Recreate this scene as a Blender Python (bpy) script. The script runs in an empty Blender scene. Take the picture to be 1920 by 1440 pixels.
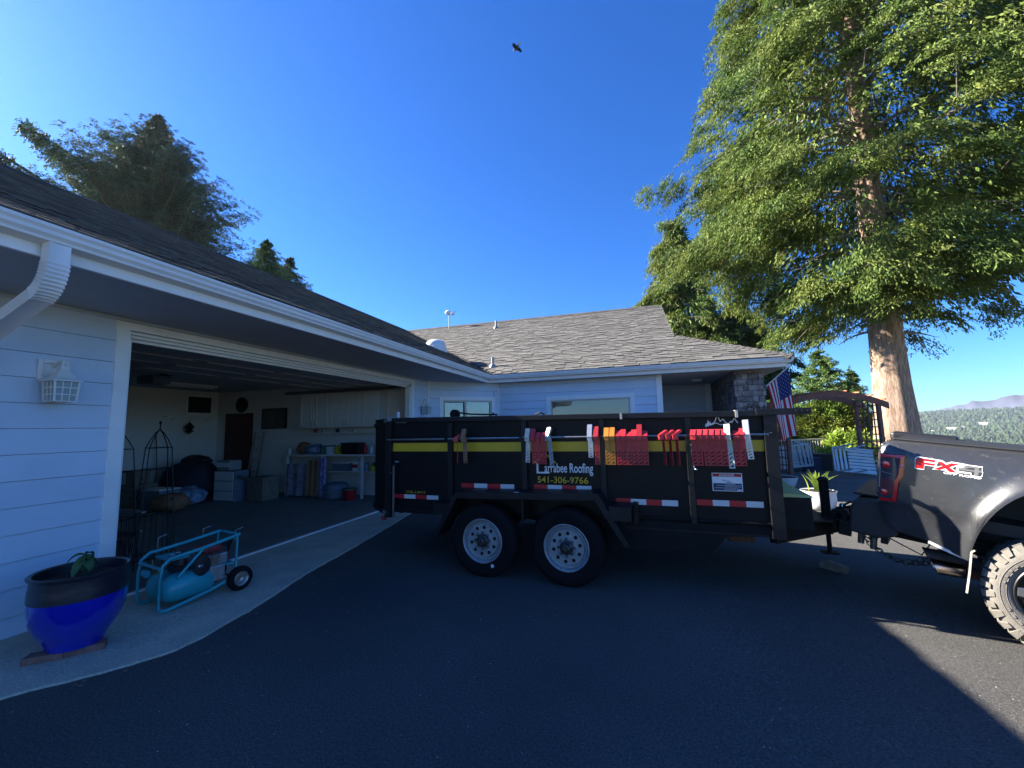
import bpy, math, random
import numpy as np
from math import sin, cos, pi, radians, sqrt, exp
from mathutils import Vector, Matrix, noise

# ------------------------------------------------------------------ camera, sky, sun
SC = bpy.context.scene
COL = SC.collection
random.seed(7)
rng = np.random.default_rng(11)

CAM_F, CAM_YAW, CAM_PITCH, CAM_ROLL, EYE = 770.0, .29206, .10605, -.02227, 1.55
fw = Vector((-sin(CAM_YAW)*cos(CAM_PITCH), cos(CAM_YAW)*cos(CAM_PITCH), sin(CAM_PITCH)))
r0 = fw.cross(Vector((0, 0, 1))).normalized(); u0 = r0.cross(fw)
rt = r0*cos(CAM_ROLL) + u0*sin(CAM_ROLL); up = -r0*sin(CAM_ROLL) + u0*cos(CAM_ROLL)
cd = bpy.data.cameras.new('camera'); cam = bpy.data.objects.new('camera', cd); COL.objects.link(cam)
cd.sensor_width = 36; cd.lens = CAM_F/1920*36; cd.clip_start = .05; cd.clip_end = 30000
M3 = Matrix((rt, up, -fw)).transposed()
cam.matrix_world = Matrix.Translation((0, 0, EYE)) @ M3.to_4x4()
SC.camera = cam

SUN_EL, SUN_AZ = radians(29.5), radians(-2.0)      # azimuth: degrees behind the -X direction (towards -Y)
sun_dir = Vector((-cos(SUN_AZ)*cos(SUN_EL), -sin(SUN_AZ)*cos(SUN_EL), sin(SUN_EL)))
w = bpy.data.worlds.new("World"); SC.world = w; w.use_nodes = True
nt = w.node_tree; bg = nt.nodes['Background']
sky = nt.nodes.new('ShaderNodeTexSky'); sky.sky_type = 'NISHITA'; sky.sun_disc = False
sky.sun_elevation = SUN_EL; sky.sun_rotation = math.atan2(sun_dir.x, sun_dir.y)
sky.altitude = 60; sky.air_density = 1.0; sky.dust_density = .35; sky.ozone_density = 3.0
hs = nt.nodes.new('ShaderNodeHueSaturation'); hs.inputs['Saturation'].default_value = 1.25
tint = nt.nodes.new('ShaderNodeVectorMath'); tint.operation = 'MULTIPLY'; tint.inputs[1].default_value = (.40, .70, 1.14)
nt.links.new(sky.outputs[0], hs.inputs['Color']); nt.links.new(hs.outputs[0], tint.inputs[0]); nt.links.new(tint.outputs[0], bg.inputs['Color'])
bg.inputs['Strength'].default_value = .055
sl = bpy.data.lights.new('sun', 'SUN'); sl.energy = 5.0; sl.angle = radians(.53); sl.color = (1, .93, .80)
so = bpy.data.objects.new('sun', sl); COL.objects.link(so)
so.rotation_euler = sun_dir.to_track_quat('Z', 'Y').to_euler(); so.location = (-30, 0, 30)
vs = SC.view_settings; vs.view_transform = 'Standard'; vs.look = 'None'; vs.exposure = 2.15; vs.gamma = 1; vs.use_curve_mapping = False
SC.render.engine = 'CYCLES'
SC.cycles.use_denoising = True
SC.cycles.max_bounces = 6; SC.cycles.diffuse_bounces = 3; SC.cycles.glossy_bounces = 3
SC.cycles.transmission_bounces = 6; SC.cycles.transparent_max_bounces = 8; SC.cycles.volume_bounces = 0
SC.cycles.caustics_reflective = False; SC.cycles.caustics_refractive = False
SC.cycles.sample_clamp_indirect = 6

# ------------------------------------------------------------------ materials
def _n(nt, t, **k):
    n = nt.nodes.new(t)
    for a, b in k.items():
        if a in n.inputs: n.inputs[a].default_value = b
        else: setattr(n, a, b)
    return n

def mat(name, col, rough=.6, metal=0, var=0, vs=4, bump=0, bs=40, isl=0, coat=0, spec=.5, col2=None, c2s=3, c2t=.5, c2w=.1,
        dirt=None, scale=None, trans=0, alpha=1, transl=0, emit=0):
    """col: base colour. var: brightness variation by noise of scale vs. isl: variation from piece to piece.
    col2: second colour in patches (scale c2s, threshold c2t, softness c2w)."""
    m = bpy.data.materials.new(name); m.use_nodes = True
    t = m.node_tree; b = t.nodes['Principled BSDF']; L = t.links.new
    b.inputs['Roughness'].default_value = rough; b.inputs['Metallic'].default_value = metal
    b.inputs['Specular IOR Level'].default_value = spec; b.inputs['Coat Weight'].default_value = coat
    b.inputs['Coat Roughness'].default_value = .08
    g = _n(t, 'ShaderNodeNewGeometry'); pos = g.outputs['Position']
    if scale:
        mp = _n(t, 'ShaderNodeMapping'); mp.inputs['Scale'].default_value = scale; L(pos, mp.inputs['Vector']); pos = mp.outputs[0]
    cur = None
    def rgb(c):
        r = _n(t, 'ShaderNodeRGB'); r.outputs[0].default_value = (*c, 1); return r.outputs[0]
    cur = rgb(col)
    def mix(f, a, bb, blend='MIX'):
        x = _n(t, 'ShaderNodeMix', data_type='RGBA', blend_type=blend)
        if isinstance(f, (int, float)): x.inputs[0].default_value = f
        else: L(f, x.inputs[0])
        L(a, x.inputs[6]); L(bb, x.inputs[7]); return x.outputs[2]
    def nz(s, d=4, r=.55):
        q = _n(t, 'ShaderNodeTexNoise', Scale=s, Detail=d, Roughness=r); L(pos, q.inputs['Vector']); return q.outputs['Fac']
    def rng_(v, a, bb, c, d):
        q = _n(t, 'ShaderNodeMapRange'); L(v, q.inputs[0])
        for i, z in enumerate((a, bb, c, d)): q.inputs[i+1].default_value = z
        return q.outputs[0]
    if col2:
        cur = mix(rng_(nz(c2s), c2t-c2w, c2t+c2w, 0, 1), cur, rgb(col2))
    if dirt:
        cur = mix(rng_(nz(dirt[1], 8, .7), dirt[2], dirt[2]+.08, 0, 1), cur, rgb(dirt[0]))
    mul = None
    if var:
        mul = rng_(nz(vs, 6, .6), .3, .7, 1-var, 1+var)
    if isl:
        oi = _n(t, 'ShaderNodeObjectInfo'); a = _n(t, 'ShaderNodeMath', operation='ADD')
        L(g.outputs['Random Per Island'], a.inputs[0]); L(oi.outputs['Random'], a.inputs[1])
        f = _n(t, 'ShaderNodeMath', operation='FRACT'); L(a.outputs[0], f.inputs[0])
        q = rng_(f.outputs[0], 0, 1, 1-isl, 1+isl)
        if mul is not None:
            mm = _n(t, 'ShaderNodeMath', operation='MULTIPLY'); L(mul, mm.inputs[0]); L(q, mm.inputs[1]); mul = mm.outputs[0]
        else: mul = q
    if mul is not None:
        vm = _n(t, 'ShaderNodeVectorMath', operation='SCALE'); L(cur, vm.inputs[0]); L(mul, vm.inputs['Scale']); cur = vm.outputs[0]
    L(cur, b.inputs['Base Color'])
    if bump:
        bp = _n(t, 'ShaderNodeBump', Strength=min(1, bump*1.0), Distance=.01); L(nz(bs, 6, .65), bp.inputs['Height']); L(bp.outputs[0], b.inputs['Normal'])
    if trans: b.inputs['Transmission Weight'].default_value = trans
    if alpha < 1: b.inputs['Alpha'].default_value = alpha
    if emit:
        L(cur, b.inputs['Emission Color']); b.inputs['Emission Strength'].default_value = emit
    if transl:
        tr = _n(t, 'ShaderNodeBsdfTranslucent'); L(cur, tr.inputs['Color'])
        ms = _n(t, 'ShaderNodeMixShader'); ms.inputs[0].default_value = transl
        L(b.outputs[0], ms.inputs[1]); L(tr.outputs[0], ms.inputs[2]); L(ms.outputs[0], t.nodes['Material Output'].inputs[0])
    return m

M = {}
def mk(k, *a, **kw): M[k] = mat(k, *a, **kw); return M[k]

mk('asphalt', (.078, .076, .074), .93, var=.45, vs=75, bump=1, bs=120, spec=.12, col2=(.112, .108, .102), c2s=.42, c2w=.16, dirt=((.30, .29, .27), 95, .60))
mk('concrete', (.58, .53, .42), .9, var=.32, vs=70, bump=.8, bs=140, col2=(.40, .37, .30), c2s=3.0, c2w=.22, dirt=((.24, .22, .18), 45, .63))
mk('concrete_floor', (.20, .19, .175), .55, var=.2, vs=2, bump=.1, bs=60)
mk('earth', (.09, .085, .05), .95, var=.3, vs=.6, bump=.6, bs=8, col2=(.06, .09, .03), c2s=.3)
mk('patio', (.10, .098, .095), .9, var=.25, vs=2, bump=.8, bs=180, dirt=((.18, .17, .16), 120, .6))
mk('siding', (.56, .65, .76), .55, var=.05, vs=3, isl=.035, bump=.25, bs=120)
mk('trim', (.82, .82, .80), .5, var=.05, vs=6, bump=.1, bs=80)
mk('gutter', (.74, .75, .74), .38, var=.05, vs=5, dirt=((.45, .44, .40), 20, .68))
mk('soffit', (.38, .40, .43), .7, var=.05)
mk('shingle', (.135, .127, .115), .92, var=.20, vs=30, isl=.32, bump=.8, bs=140, col2=(.112, .106, .098), c2s=2.6)
mk('ridge_dark', (.075, .07, .065), .9, var=.2, bump=.6, bs=120, isl=.2)
mk('roofdeck', (.05, .045, .04), .9)
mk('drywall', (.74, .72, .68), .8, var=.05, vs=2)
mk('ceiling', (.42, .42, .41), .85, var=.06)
mk('cabinet', (.72, .71, .68), .5, var=.04)
mk('white_plastic', (.72, .73, .72), .4)
mk('glass_dark', (.02, .03, .035), .04, spec=.8)
mk('lamp_glass', (.30, .36, .36), .2, spec=.7, bump=.4, bs=300)
mk('pane', (.8, .85, .85), .02, trans=1, spec=.6)
mk('blind', (.82, .86, .86), .5, var=.05)
mk('brick', (.20, .155, .135), .9, var=.22, vs=22, isl=.36, bump=.7, bs=90, col2=(.28, .26, .24), c2s=9, c2w=.05, dirt=((.35, .33, .31), 40, .63))
mk('mortar', (.085, .08, .075), .95, bump=.5, bs=100)
mk('black_paint', (.006, .0065, .008), .42, var=.35, vs=3, bump=.25, bs=14, spec=.2, dirt=((.030, .030, .032), 26, .62))
mk('black_worn', (.008, .008, .009), .6, spec=.2, var=.3, vs=8, bump=.3, bs=70, dirt=((.10, .10, .10), 60, .69))
mk('black_edge', (.008, .0085, .010), .45, spec=.35, var=.3, vs=8, bump=.2, bs=70)
mk('steel', (.45, .44, .42), .38, 1, var=.15, vs=20, bump=.2, bs=90)
mk('dull_steel', (.16, .16, .16), .5, .7, var=.3, vs=18, bump=.4, bs=70)
mk('rust', (.14, .065, .035), .8, var=.4, vs=20, bump=.6, bs=80)
mk('yellow', (.62, .42, .015), .45, var=.08, dirt=((.2, .14, .03), 24, .70))
mk('tape_red', (.50, .012, .02), .3, var=.08)
mk('tape_white', (.66, .66, .64), .3, var=.06, dirt=((.3, .3, .3), 40, .68))
mk('red_bracket', (.46, .022, .03), .42, var=.2, vs=20, dirt=((.25, .03, .03), 60, .62), isl=.15)
mk('orange_bracket', (.60, .22, .02), .45, var=.15, vs=20, dirt=((.3, .12, .03), 60, .63))
mk('silver_bracket', (.52, .53, .54), .35, .55, var=.15, vs=20, bump=.2, bs=80)
mk('cream_bracket', (.60, .56, .47), .5, var=.15, vs=20)
mk('brown_bracket', (.30, .15, .075), .7, var=.3, vs=25)
mk('rubber', (.010, .010, .011), .85, var=.2, vs=10, bump=.3, bs=120, spec=.15)
mk('rim', (.34, .35, .36), .42, .35, var=.15, vs=14, dirt=((.10, .08, .06), 26, .62))
mk('hub_oil', (.05, .045, .04), .35, .3, var=.4, vs=30)
mk('hole', (.004, .004, .004), .9)
mk('print_white', (.78, .79, .80), .45)
mk('print_blue', (.015, .03, .08), .5)
mk('print_red', (.42, .012, .015), .5)
mk('truck_paint', (.046, .048, .053), .32, .30, var=.18, vs=5, coat=.45, bump=.04, bs=24, dirt=((.10, .095, .085), 22, .58))
mk('truck_plastic', (.02, .02, .021), .6, var=.2, bump=.3, bs=200)
mk('chrome', (.70, .70, .69), .16, 1)
mk('exhaust_tip', (.55, .45, .38), .25, 1, var=.3, vs=12)
mk('light_red', (.70, .010, .016), .1, spec=.8, coat=.8)
mk('light_dark', (.06, .008, .010), .12, spec=.8, coat=.6)
mk('light_clear', (.9, .25, .25), .05, spec=1)
mk('decal_red', (.62, .008, .012), .3)
mk('decal_grey', (.13, .135, .14), .5)
mk('tyre_dusty', (.17, .155, .135), .9, var=.15, vs=12, bump=.4, bs=120)
mk('tyre_groove', (.05, .046, .042), .95)
mk('alloy_dark', (.05, .05, .052), .35, .8)
mk('alloy', (.35, .35, .35), .35, .9)
mk('teal', (.02, .32, .36), .35, var=.1, vs=9, dirt=((.02, .10, .14), 30, .66), coat=.2)
mk('brass', (.5, .36, .14), .35, 1)
mk('pot_blue', (.004, .012, .42), .10, var=.15, vs=3, coat=1, spec=.7, dirt=((.01, .02, .25), 8, .62))
mk('pot_dark', (.016, .018, .026), .35, var=.3, vs=8, coat=.3, bump=.3, bs=20)
mk('soil', (.03, .024, .018), .95, bump=1, bs=60)
mk('leaf_big', (.07, .16, .06), .5, var=.2, isl=.3, transl=.25)
mk('wood_arbor', (.21, .085, .055), .7, var=.22, vs=6, isl=.2, scale=(1, 1, 1), bump=.3, bs=40)
mk('wood_slat', (.36, .13, .06), .7, var=.2, vs=8, isl=.2)
mk('wood_block', (.20, .17, .13), .85, var=.3, vs=12, bump=.5, bs=60)
mk('white_resin', (.66, .68, .66), .45, var=.05)
mk('white_glaze', (.72, .73, .72), .25, coat=.5)
mk('flag_white', (.75, .74, .74), .8, transl=.25)
mk('flag_red', (.50, .02, .03), .8, transl=.25)
mk('flag_blue', (.015, .03, .14), .8, transl=.2)
mk('bark', (.24, .15, .10), .95, var=.32, vs=5, bump=1, bs=14, scale=(5, 5, .8), col2=(.34, .25, .19), c2s=2.5)
mk('bark_grey', (.22, .19, .16), .95, var=.3, vs=9, bump=.8, bs=20)
mk('cedar_leaf', (.085, .145, .030), .65, isl=.5, transl=.28, col2=(.155, .19, .038), c2s=.8, c2w=.12, spec=.25)
mk('cedar_dark', (.05, .10, .022), .65, isl=.4, transl=.28, col2=(.085, .12, .03), c2s=.7, spec=.25)
mk('spruce_leaf', (.07, .115, .06), .65, isl=.4, transl=.18, col2=(.10, .10, .05), c2s=.6, c2t=.58, spec=.25)
mk('fir_leaf', (.10, .17, .045), .65, isl=.35, transl=.28, spec=.25)
mk('bush_leaf', (.12, .19, .03), .6, isl=.4, transl=.3, col2=(.20, .22, .03), c2s=1.2, spec=.3)
mk('iris_leaf', (.26, .36, .05), .5, isl=.3, transl=.35)
mk('fern_leaf', (.05, .09, .03), .6, isl=.3, transl=.2)
mk('far_tree', (.034, .056, .024), .9, isl=.45, var=.25, vs=.01)
mk('bounce_yard', (.30, .27, .20), .95, var=.3, vs=1.5, bump=.5, bs=30, col2=(.14, .15, .06), c2s=.5)  # mostly unseen near ground, made pale to bounce warm fill into the shade
mk('far_ground', (.060, .082, .034), .95, var=.4, vs=.012, col2=(.10, .10, .06), c2s=.006)
mk('far_white', (.60, .58, .55), .8)
mk('far_orange', (.42, .20, .11), .8)
mk('far_roof', (.22, .2, .19), .8)
mk('cloud', (.085, .090, .125), 1.0, spec=0)
mk('reddoor', (.10, .03, .025), .6, var=.1)
mk('dark_cloth', (.02, .028, .045), .85, var=.3, vs=8)
mk('blue_cloth', (.10, .17, .30), .8, var=.4, vs=10, col2=(.30, .38, .5), c2s=14)
mk('marble_cloth', (.34, .33, .38), .8, col2=(.20, .14, .22), c2s=12, c2w=.15)
mk('lilac_cloth', (.36, .34, .52), .8, col2=(.16, .13, .35), c2s=14)
mk('grey_blue', (.13, .17, .22), .6, var=.1)
mk('red_plastic', (.42, .01, .02), .4)
mk('green_plastic', (.03, .12, .07), .5)
mk('black_plastic', (.012, .012, .014), .45)
mk('yellow_plastic', (.5, .42, .03), .5)
mk('terracotta', (.25, .12, .09), .85, var=.25, vs=20, bump=.5, bs=70)
mk('lead_box_top', (.42, .45, .17), .5, var=.15, dirt=((.15, .17, .08), 20, .62))
mk('engine', (.33, .33, .34), .4, .6, var=.2, vs=20)
mk('dull_red', (.22, .03, .03), .45)
mk('grey_metal', (.30, .31, .32), .5, .3)

# window glass: clear film that mirrors the sky by Fresnel
def glass_film(name, tint, ior, rough=.02):
    m = bpy.data.materials.new(name); m.use_nodes = True; t = m.node_tree; t.nodes.clear(); L = t.links.new
    o = t.nodes.new('ShaderNodeOutputMaterial'); tr = t.nodes.new('ShaderNodeBsdfTransparent'); tr.inputs[0].default_value = (*tint, 1)
    gl = t.nodes.new('ShaderNodeBsdfGlossy'); gl.inputs['Roughness'].default_value = rough; fr = t.nodes.new('ShaderNodeFresnel'); fr.inputs[0].default_value = ior
    mx = t.nodes.new('ShaderNodeMixShader'); L(fr.outputs[0], mx.inputs[0]); L(tr.outputs[0], mx.inputs[1]); L(gl.outputs[0], mx.inputs[2]); L(mx.outputs[0], o.inputs[0])
    M[name] = m
glass_film('pane', (.86, .90, .90), 2.0)

# ------------------------------------------------------------------ objects
CUR_T = [None]
MATW = {}
def thing(name, label, cat, loc=(0, 0, 0), rz=0, group=None, matrix=None):
    o = bpy.data.objects.new(name, None); COL.objects.link(o); o.empty_display_size = .1
    mw = matrix if matrix is not None else Matrix.Translation(loc) @ Matrix.Rotation(rz, 4, 'Z')
    o.matrix_world = mw; MATW[o.name] = mw.copy()
    o['label'] = label; o['category'] = cat
    if group: o['group'] = group
    return o

def tag(o, label=None, cat=None, group=None, kind=None):
    if label: o['label'] = label
    if cat: o['category'] = cat
    if group: o['group'] = group
    if kind: o['kind'] = kind
    return o

class MB:
    """collects geometry; world=root means points are given in world space and stored in the root's frame"""
    def __init__(s, world=None):
        s.v, s.f, s.mi, s.cur = [], [], [], 0
        s.x = MATW[world.name].inverted() if world is not None else None
        s.t = CUR_T[0]
    def add(s, vs, fs):
        b = len(s.v)
        for p in vs:
            p = Vector(p)
            if s.t is not None: p = s.t @ p
            if s.x is not None: p = s.x @ p
            s.v.append(p[:])
        for f in fs: s.f.append([b+i for i in f]); s.mi.append(s.cur)
        return s
    def box(s, a, b):
        (x0, y0, z0), (x1, y1, z1) = a, b
        return s.add([(x0,y0,z0),(x1,y0,z0),(x1,y1,z0),(x0,y1,z0),(x0,y0,z1),(x1,y0,z1),(x1,y1,z1),(x0,y1,z1)],
                     [(3,2,1,0),(4,5,6,7),(0,1,5,4),(1,2,6,5),(2,3,7,6),(3,0,4,7)])
    def bar(s, p, q, wd, h, upv=(0, 0, 1)):
        p, q = Vector(p), Vector(q); d = (q-p).normalized(); u = Vector(upv)
        if abs(d.dot(u)) > .98: u = Vector((0, 1, 0))
        sd = d.cross(u).normalized(); u = sd.cross(d)
        a, b = sd*wd/2, u*h/2
        return s.add([p-a-b, p+a-b, p+a+b, p-a+b, q-a-b, q+a-b, q+a+b, q-a+b],
                     [(0,1,2,3),(7,6,5,4),(1,0,4,5),(2,1,5,6),(3,2,6,7),(0,3,7,4)])
    def prism(s, pts, a, b, ax=1):
        """pts: polygon in the two axes other than ax (order x,z for 1; x,y for 2; y,z for 0)"""
        def P(q, c): return (c, q[0], q[1]) if ax == 0 else (q[0], c, q[1]) if ax == 1 else (q[0], q[1], c)
        n = len(pts)
        return s.add([P(q, a) for q in pts]+[P(q, b) for q in pts],
                     [list(range(n))[::-1], list(range(n, 2*n))]+[(i, (i+1) % n, n+(i+1) % n, n+i) for i in range(n)])
    def poly(s, pts): return s.add(pts, [list(range(len(pts)))])
    def tube(s, path, r, n=8, cap=True, closed=False):
        P = [Vector(p) for p in path]; m = len(P); R = r if isinstance(r, (list, tuple)) else [r]*m
        vs = []; ref = None
        for i, p in enumerate(P):
            if closed: d = (P[(i+1) % m]-P[i-1]).normalized()
            else: d = (P[min(i+1, m-1)]-P[max(i-1, 0)]).normalized()
            if ref is None:
                ref = Vector((0, 0, 1)) if abs(d.z) < .9 else Vector((1, 0, 0))
            a = d.cross(ref).normalized(); b = a.cross(d).normalized(); ref = b
            for k in range(n):
                t = 2*pi*k/n; vs.append(p+(a*cos(t)+b*sin(t))*R[i])
        fs = []
        for i in range(m if closed else m-1):
            j = (i+1) % m
            for k in range(n): fs.append((i*n+k, j*n+k, j*n+(k+1) % n, i*n+(k+1) % n))
        if cap and not closed:
            fs += [list(range(n)), list(range((m-1)*n, m*n))[::-1]]
        return s.add(vs, fs)
    def lathe(s, prof, c=(0, 0, 0), n=24, ax='Z', cap=True):
        vs = []; c = Vector(c)
        for (r, z) in prof:
            for k in range(n):
                t = 2*pi*k/n
                if ax == 'Z': vs.append(c+Vector((r*cos(t), r*sin(t), z)))
                elif ax == 'Y': vs.append(c+Vector((r*cos(t), z, r*sin(t))))
                else: vs.append(c+Vector((z, r*cos(t), r*sin(t))))
        m = len(prof); fs = []
        for i in range(m-1):
            for k in range(n): fs.append((i*n+k, i*n+(k+1) % n, (i+1)*n+(k+1) % n, (i+1)*n+k))
        if cap: fs += [list(range(n))[::-1], list(range((m-1)*n, m*n))]
        return s.add(vs, fs)
    def build(s, name, mats, parent=None, smooth=False, bevel=0, **tg):
        me = bpy.data.meshes.new(name); me.from_pydata(s.v, [], s.f)
        if not isinstance(mats, (list, tuple)): mats = [mats]
        for m in mats: me.materials.append(M[m] if isinstance(m, str) else m)
        if len(mats) > 1: me.polygons.foreach_set('material_index', s.mi)
        if smooth: me.polygons.foreach_set('use_smooth', [True]*len(s.f))
        me.update()
        o = bpy.data.objects.new(name, me); COL.objects.link(o)
        if parent is not None: o.parent = parent
        if smooth and smooth != 'all': me.set_sharp_from_angle(angle=radians(38))
        if bevel:
            bm = o.modifiers.new('edge', 'BEVEL'); bm.width = bevel; bm.segments = 2; bm.limit_method = 'ANGLE'; bm.angle_limit = radians(40)
        if tg: tag(o, **tg)
        return o

def dup(root, matrix=None, label=None, mats=None):
    r = root.copy(); COL.objects.link(r)
    if matrix is not None: r.matrix_world = matrix
    if label: r['label'] = label
    def kids(a, b):
        for ch in list(a.children):
            c = ch.copy(); COL.objects.link(c); c.parent = b
            if mats and c.data: c.data = mats(c.data)
            kids(ch, c)
    kids(root, r)
    return r

def text(s, name, x0, z0, x1, z1, y, m, parent, bold=0, shear=0, off=0, world=None, space=1, rot=None, weight=.0):
    """flat lettering fitted to the rectangle x0..x1, z0..z1 of the plane y (readable from -y) in the parent's frame"""
    cu = bpy.data.curves.new('lettering', 'FONT'); cu.body = s; cu.size = 1; cu.offset = bold; cu.shear = shear; cu.space_character = space; cu.resolution_u = 4
    ob = bpy.data.objects.new('lettering_tmp', cu); COL.objects.link(ob)
    dg = bpy.context.evaluated_depsgraph_get(); me = bpy.data.meshes.new_from_object(ob.evaluated_get(dg)); bpy.data.objects.remove(ob)
    n = len(me.vertices); co = np.zeros(n*3); me.vertices.foreach_get('co', co); co = co.reshape(-1, 3)
    a, b = co.min(0), co.max(0)
    X = x0+(co[:, 0]-a[0])/(b[0]-a[0])*(x1-x0); Z = z0+(co[:, 1]-a[1])/(b[1]-a[1])*(z1-z0)
    co2 = np.stack([X, np.full(n, y), Z], 1)
    me.vertices.foreach_set('co', co2.ravel()); me.materials.clear(); me.materials.append(M[m]); me.update()
    o = bpy.data.objects.new(name, me); COL.objects.link(o); o.parent = parent
    return o

def quads(name, V, mats, parent=None, n=4, mi=None, **tg):
    """V: (N, n, 3) array of separate faces"""
    V = np.asarray(V, dtype=np.float32); N = V.shape[0]
    me = bpy.data.meshes.new(name); me.vertices.add(N*n); me.vertices.foreach_set('co', V.reshape(-1))
    me.loops.add(N*n); me.loops.foreach_set('vertex_index', np.arange(N*n, dtype=np.int32))
    me.polygons.add(N); me.polygons.foreach_set('loop_start', np.arange(0, N*n, n, dtype=np.int32))
    if not isinstance(mats, (list, tuple)): mats = [mats]
    for m in mats: me.materials.append(M[m])
    if mi is not None: me.polygons.foreach_set('material_index', np.asarray(mi, dtype=np.int32))
    me.update(calc_edges=True)
    o = bpy.data.objects.new(name, me); COL.objects.link(o)
    if parent is not None: o.parent = parent
    if tg: tag(o, **tg)
    return o

def sstep(a, b, x):
    t = min(1, max(0, (x-a)/(b-a))); return t*t*(3-2*t)
def softp(x, k=.25): return x if x > 8*k else k*math.log1p(math.exp(x/k)) if x > -8*k else 0

def gz(x, y):
    """height of the paved ground: level at the garage, falling away to the right where the truck stands"""
    return -min(.046*softp(x-.75), .45)*(1-sstep(5.6, 9.0, y))
HAZE = .0001
# ------------------------------------------------------------------ ground
XW, XE, YE, ZE = -4.74, -3.43, 9.67, 2.88          # garage wall, eave lines, eave height
PT = .4947; XR, YR = -9.57, 15.81; ZR = ZE+PT*(XE-XR)  # roof pitch, ridges
YW = 10.119

def far_h(x, y):
    r = sqrt(x*x+y*y)
    h = -62*sstep(24, 300, r) + 8*noise.noise(Vector((x/420, y/420, 0)))*sstep(200, 800, r)
    h += (96+14*noise.noise(Vector((x/900, y/900, 4))))*sstep(1500, 3300, r)
    return h
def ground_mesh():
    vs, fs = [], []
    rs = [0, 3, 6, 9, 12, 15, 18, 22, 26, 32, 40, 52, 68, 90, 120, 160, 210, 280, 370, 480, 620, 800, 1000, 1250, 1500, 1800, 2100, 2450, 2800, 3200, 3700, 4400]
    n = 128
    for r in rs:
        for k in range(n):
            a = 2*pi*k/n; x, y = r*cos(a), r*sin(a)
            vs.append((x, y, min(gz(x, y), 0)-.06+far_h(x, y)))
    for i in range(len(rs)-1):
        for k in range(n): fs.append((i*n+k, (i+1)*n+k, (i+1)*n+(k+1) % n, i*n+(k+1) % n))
    b = MB(); b.add(vs, fs); b.mi = [0 if rs[i//n+1] <= 52 else 1 for i in range(len(fs))]; return b.build('ground', ['bounce_yard', 'far_ground'], smooth='all', kind='structure')
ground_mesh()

b = MB(); xs = [-4.0+.25*i for i in range(0, 65)]; ys = [-4+.4*i for i in range(0, 62)]
xs = [-4.78, -4.4]+xs
b.add([(x, y, gz(x, y)) for y in ys for x in xs], [(j*len(xs)+i, j*len(xs)+i+1, (j+1)*len(xs)+i+1, (j+1)*len(xs)+i) for j in range(len(ys)-1) for i in range(len(xs)-1)])
b.build('driveway', 'asphalt', smooth='all', kind='structure')

edge = [(-4.6, -4), (-4.45, -1.5), (-4.25, 0), (-4.05, .9), (-3.86, 1.35), (-3.73, 1.63), (-3.53, 1.88), (-3.36, 2.12), (-3.27, 2.35), (-3.29, 2.6), (-3.36, 3.05), (-3.47, 3.5), (-3.57, 3.9), (-3.66, 4.5), (-3.8, 5.3), (-3.95, 6.1), (-4.1, 6.88), (-4.2, 7.8), (-4.25, 8.6)]
wob = [(x+.012*noise.noise(Vector((0, y*9, 3))), y) for x, y in edge]
def dens(pts, k=8):
    out = []
    for i in range(len(pts)-1):
        for j in range(k):
            t = j/k; p0 = pts[max(i-1, 0)]; p1 = pts[i]; p2 = pts[i+1]; p3 = pts[min(i+2, len(pts)-1)]
            out.append(tuple(.5*((2*p1[q])+(-p0[q]+p2[q])*t+(2*p0[q]-5*p1[q]+4*p2[q]-p3[q])*t*t+(-p0[q]+3*p1[q]-3*p2[q]+p3[q])*t**3) for q in (0, 1)))
    out.append(pts[-1]); return out
dd = dens(edge); b = MB(); n = len(dd)
jit = [.014*noise.noise(Vector((x*9, y*9, 1)))+.006*noise.noise(Vector((x*40, y*40, 1))) for x, y in dd]
b.add([(-4.765, y, .03) for x, y in dd]+[(x+j, y, .014) for (x, y), j in zip(dd, jit)]+[(x+j+.012, y, -.03) for (x, y), j in zip(dd, jit)],
      [(i, n+i, n+i+1, i+1) for i in range(n-1)]+[(n+i, 2*n+i, 2*n+i+1, n+i+1) for i in range(n-1)])
b.build('concrete_apron', 'concrete', kind='structure')
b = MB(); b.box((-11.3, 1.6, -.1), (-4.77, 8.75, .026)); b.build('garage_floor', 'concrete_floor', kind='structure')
b = MB(); b.box((-4.80, 2.72, .0), (-4.745, 8.0, .045)); b.build('garage_threshold', 'trim', bevel=.006, kind='structure')
b = MB(); g = .5
pv = [[3.0+g*i, 8.9+g*j] for j in range(19) for i in range(20)]
b.add([(x, y, gz(x, y)+.006) for x, y in pv], [(j*20+i, j*20+i+1, (j+1)*20+i+1, (j+1)*20+i) for j in range(18) for i in range(19)])
b.build('patio', 'patio', kind='structure')
# small stones scattered on the drive
b = MB()
for i in range(320):
    x, y = random.uniform(-3.2, 3.5), random.uniform(.9, 5.5); r = random.uniform(.0015, .004); z = gz(x, y)
    b.add([(x-r, y-r*.7, z), (x+r*.8, y-r, z), (x+r, y+r, z), (x-r*.6, y+r, z), (x, y, z+r)], [(0, 1, 4), (1, 2, 4), (2, 3, 4), (3, 0, 4)])
b.build('gravel_bits', 'concrete', kind='stuff')
b = MB()
for i in range(90):
    t_ = random.random(); k_ = int(t_*(len(dd)-1)); x, y = dd[k_]; x += abs(random.gauss(.02, .18)); y += random.gauss(0, .1); r = random.uniform(.008, .02); a = random.uniform(0, 6.3)
    p = [(x+r*cos(a), y+r*sin(a), .004), (x+.4*r*cos(a+1.6), y+.4*r*sin(a+1.6), .010), (x-r*cos(a), y-r*sin(a), .006), (x+.4*r*cos(a-1.6), y+.4*r*sin(a-1.6), .003)]
    b.add(p, [(0, 1, 2, 3)])
b.build('leaf_litter', 'wood_block', kind='stuff')

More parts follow.
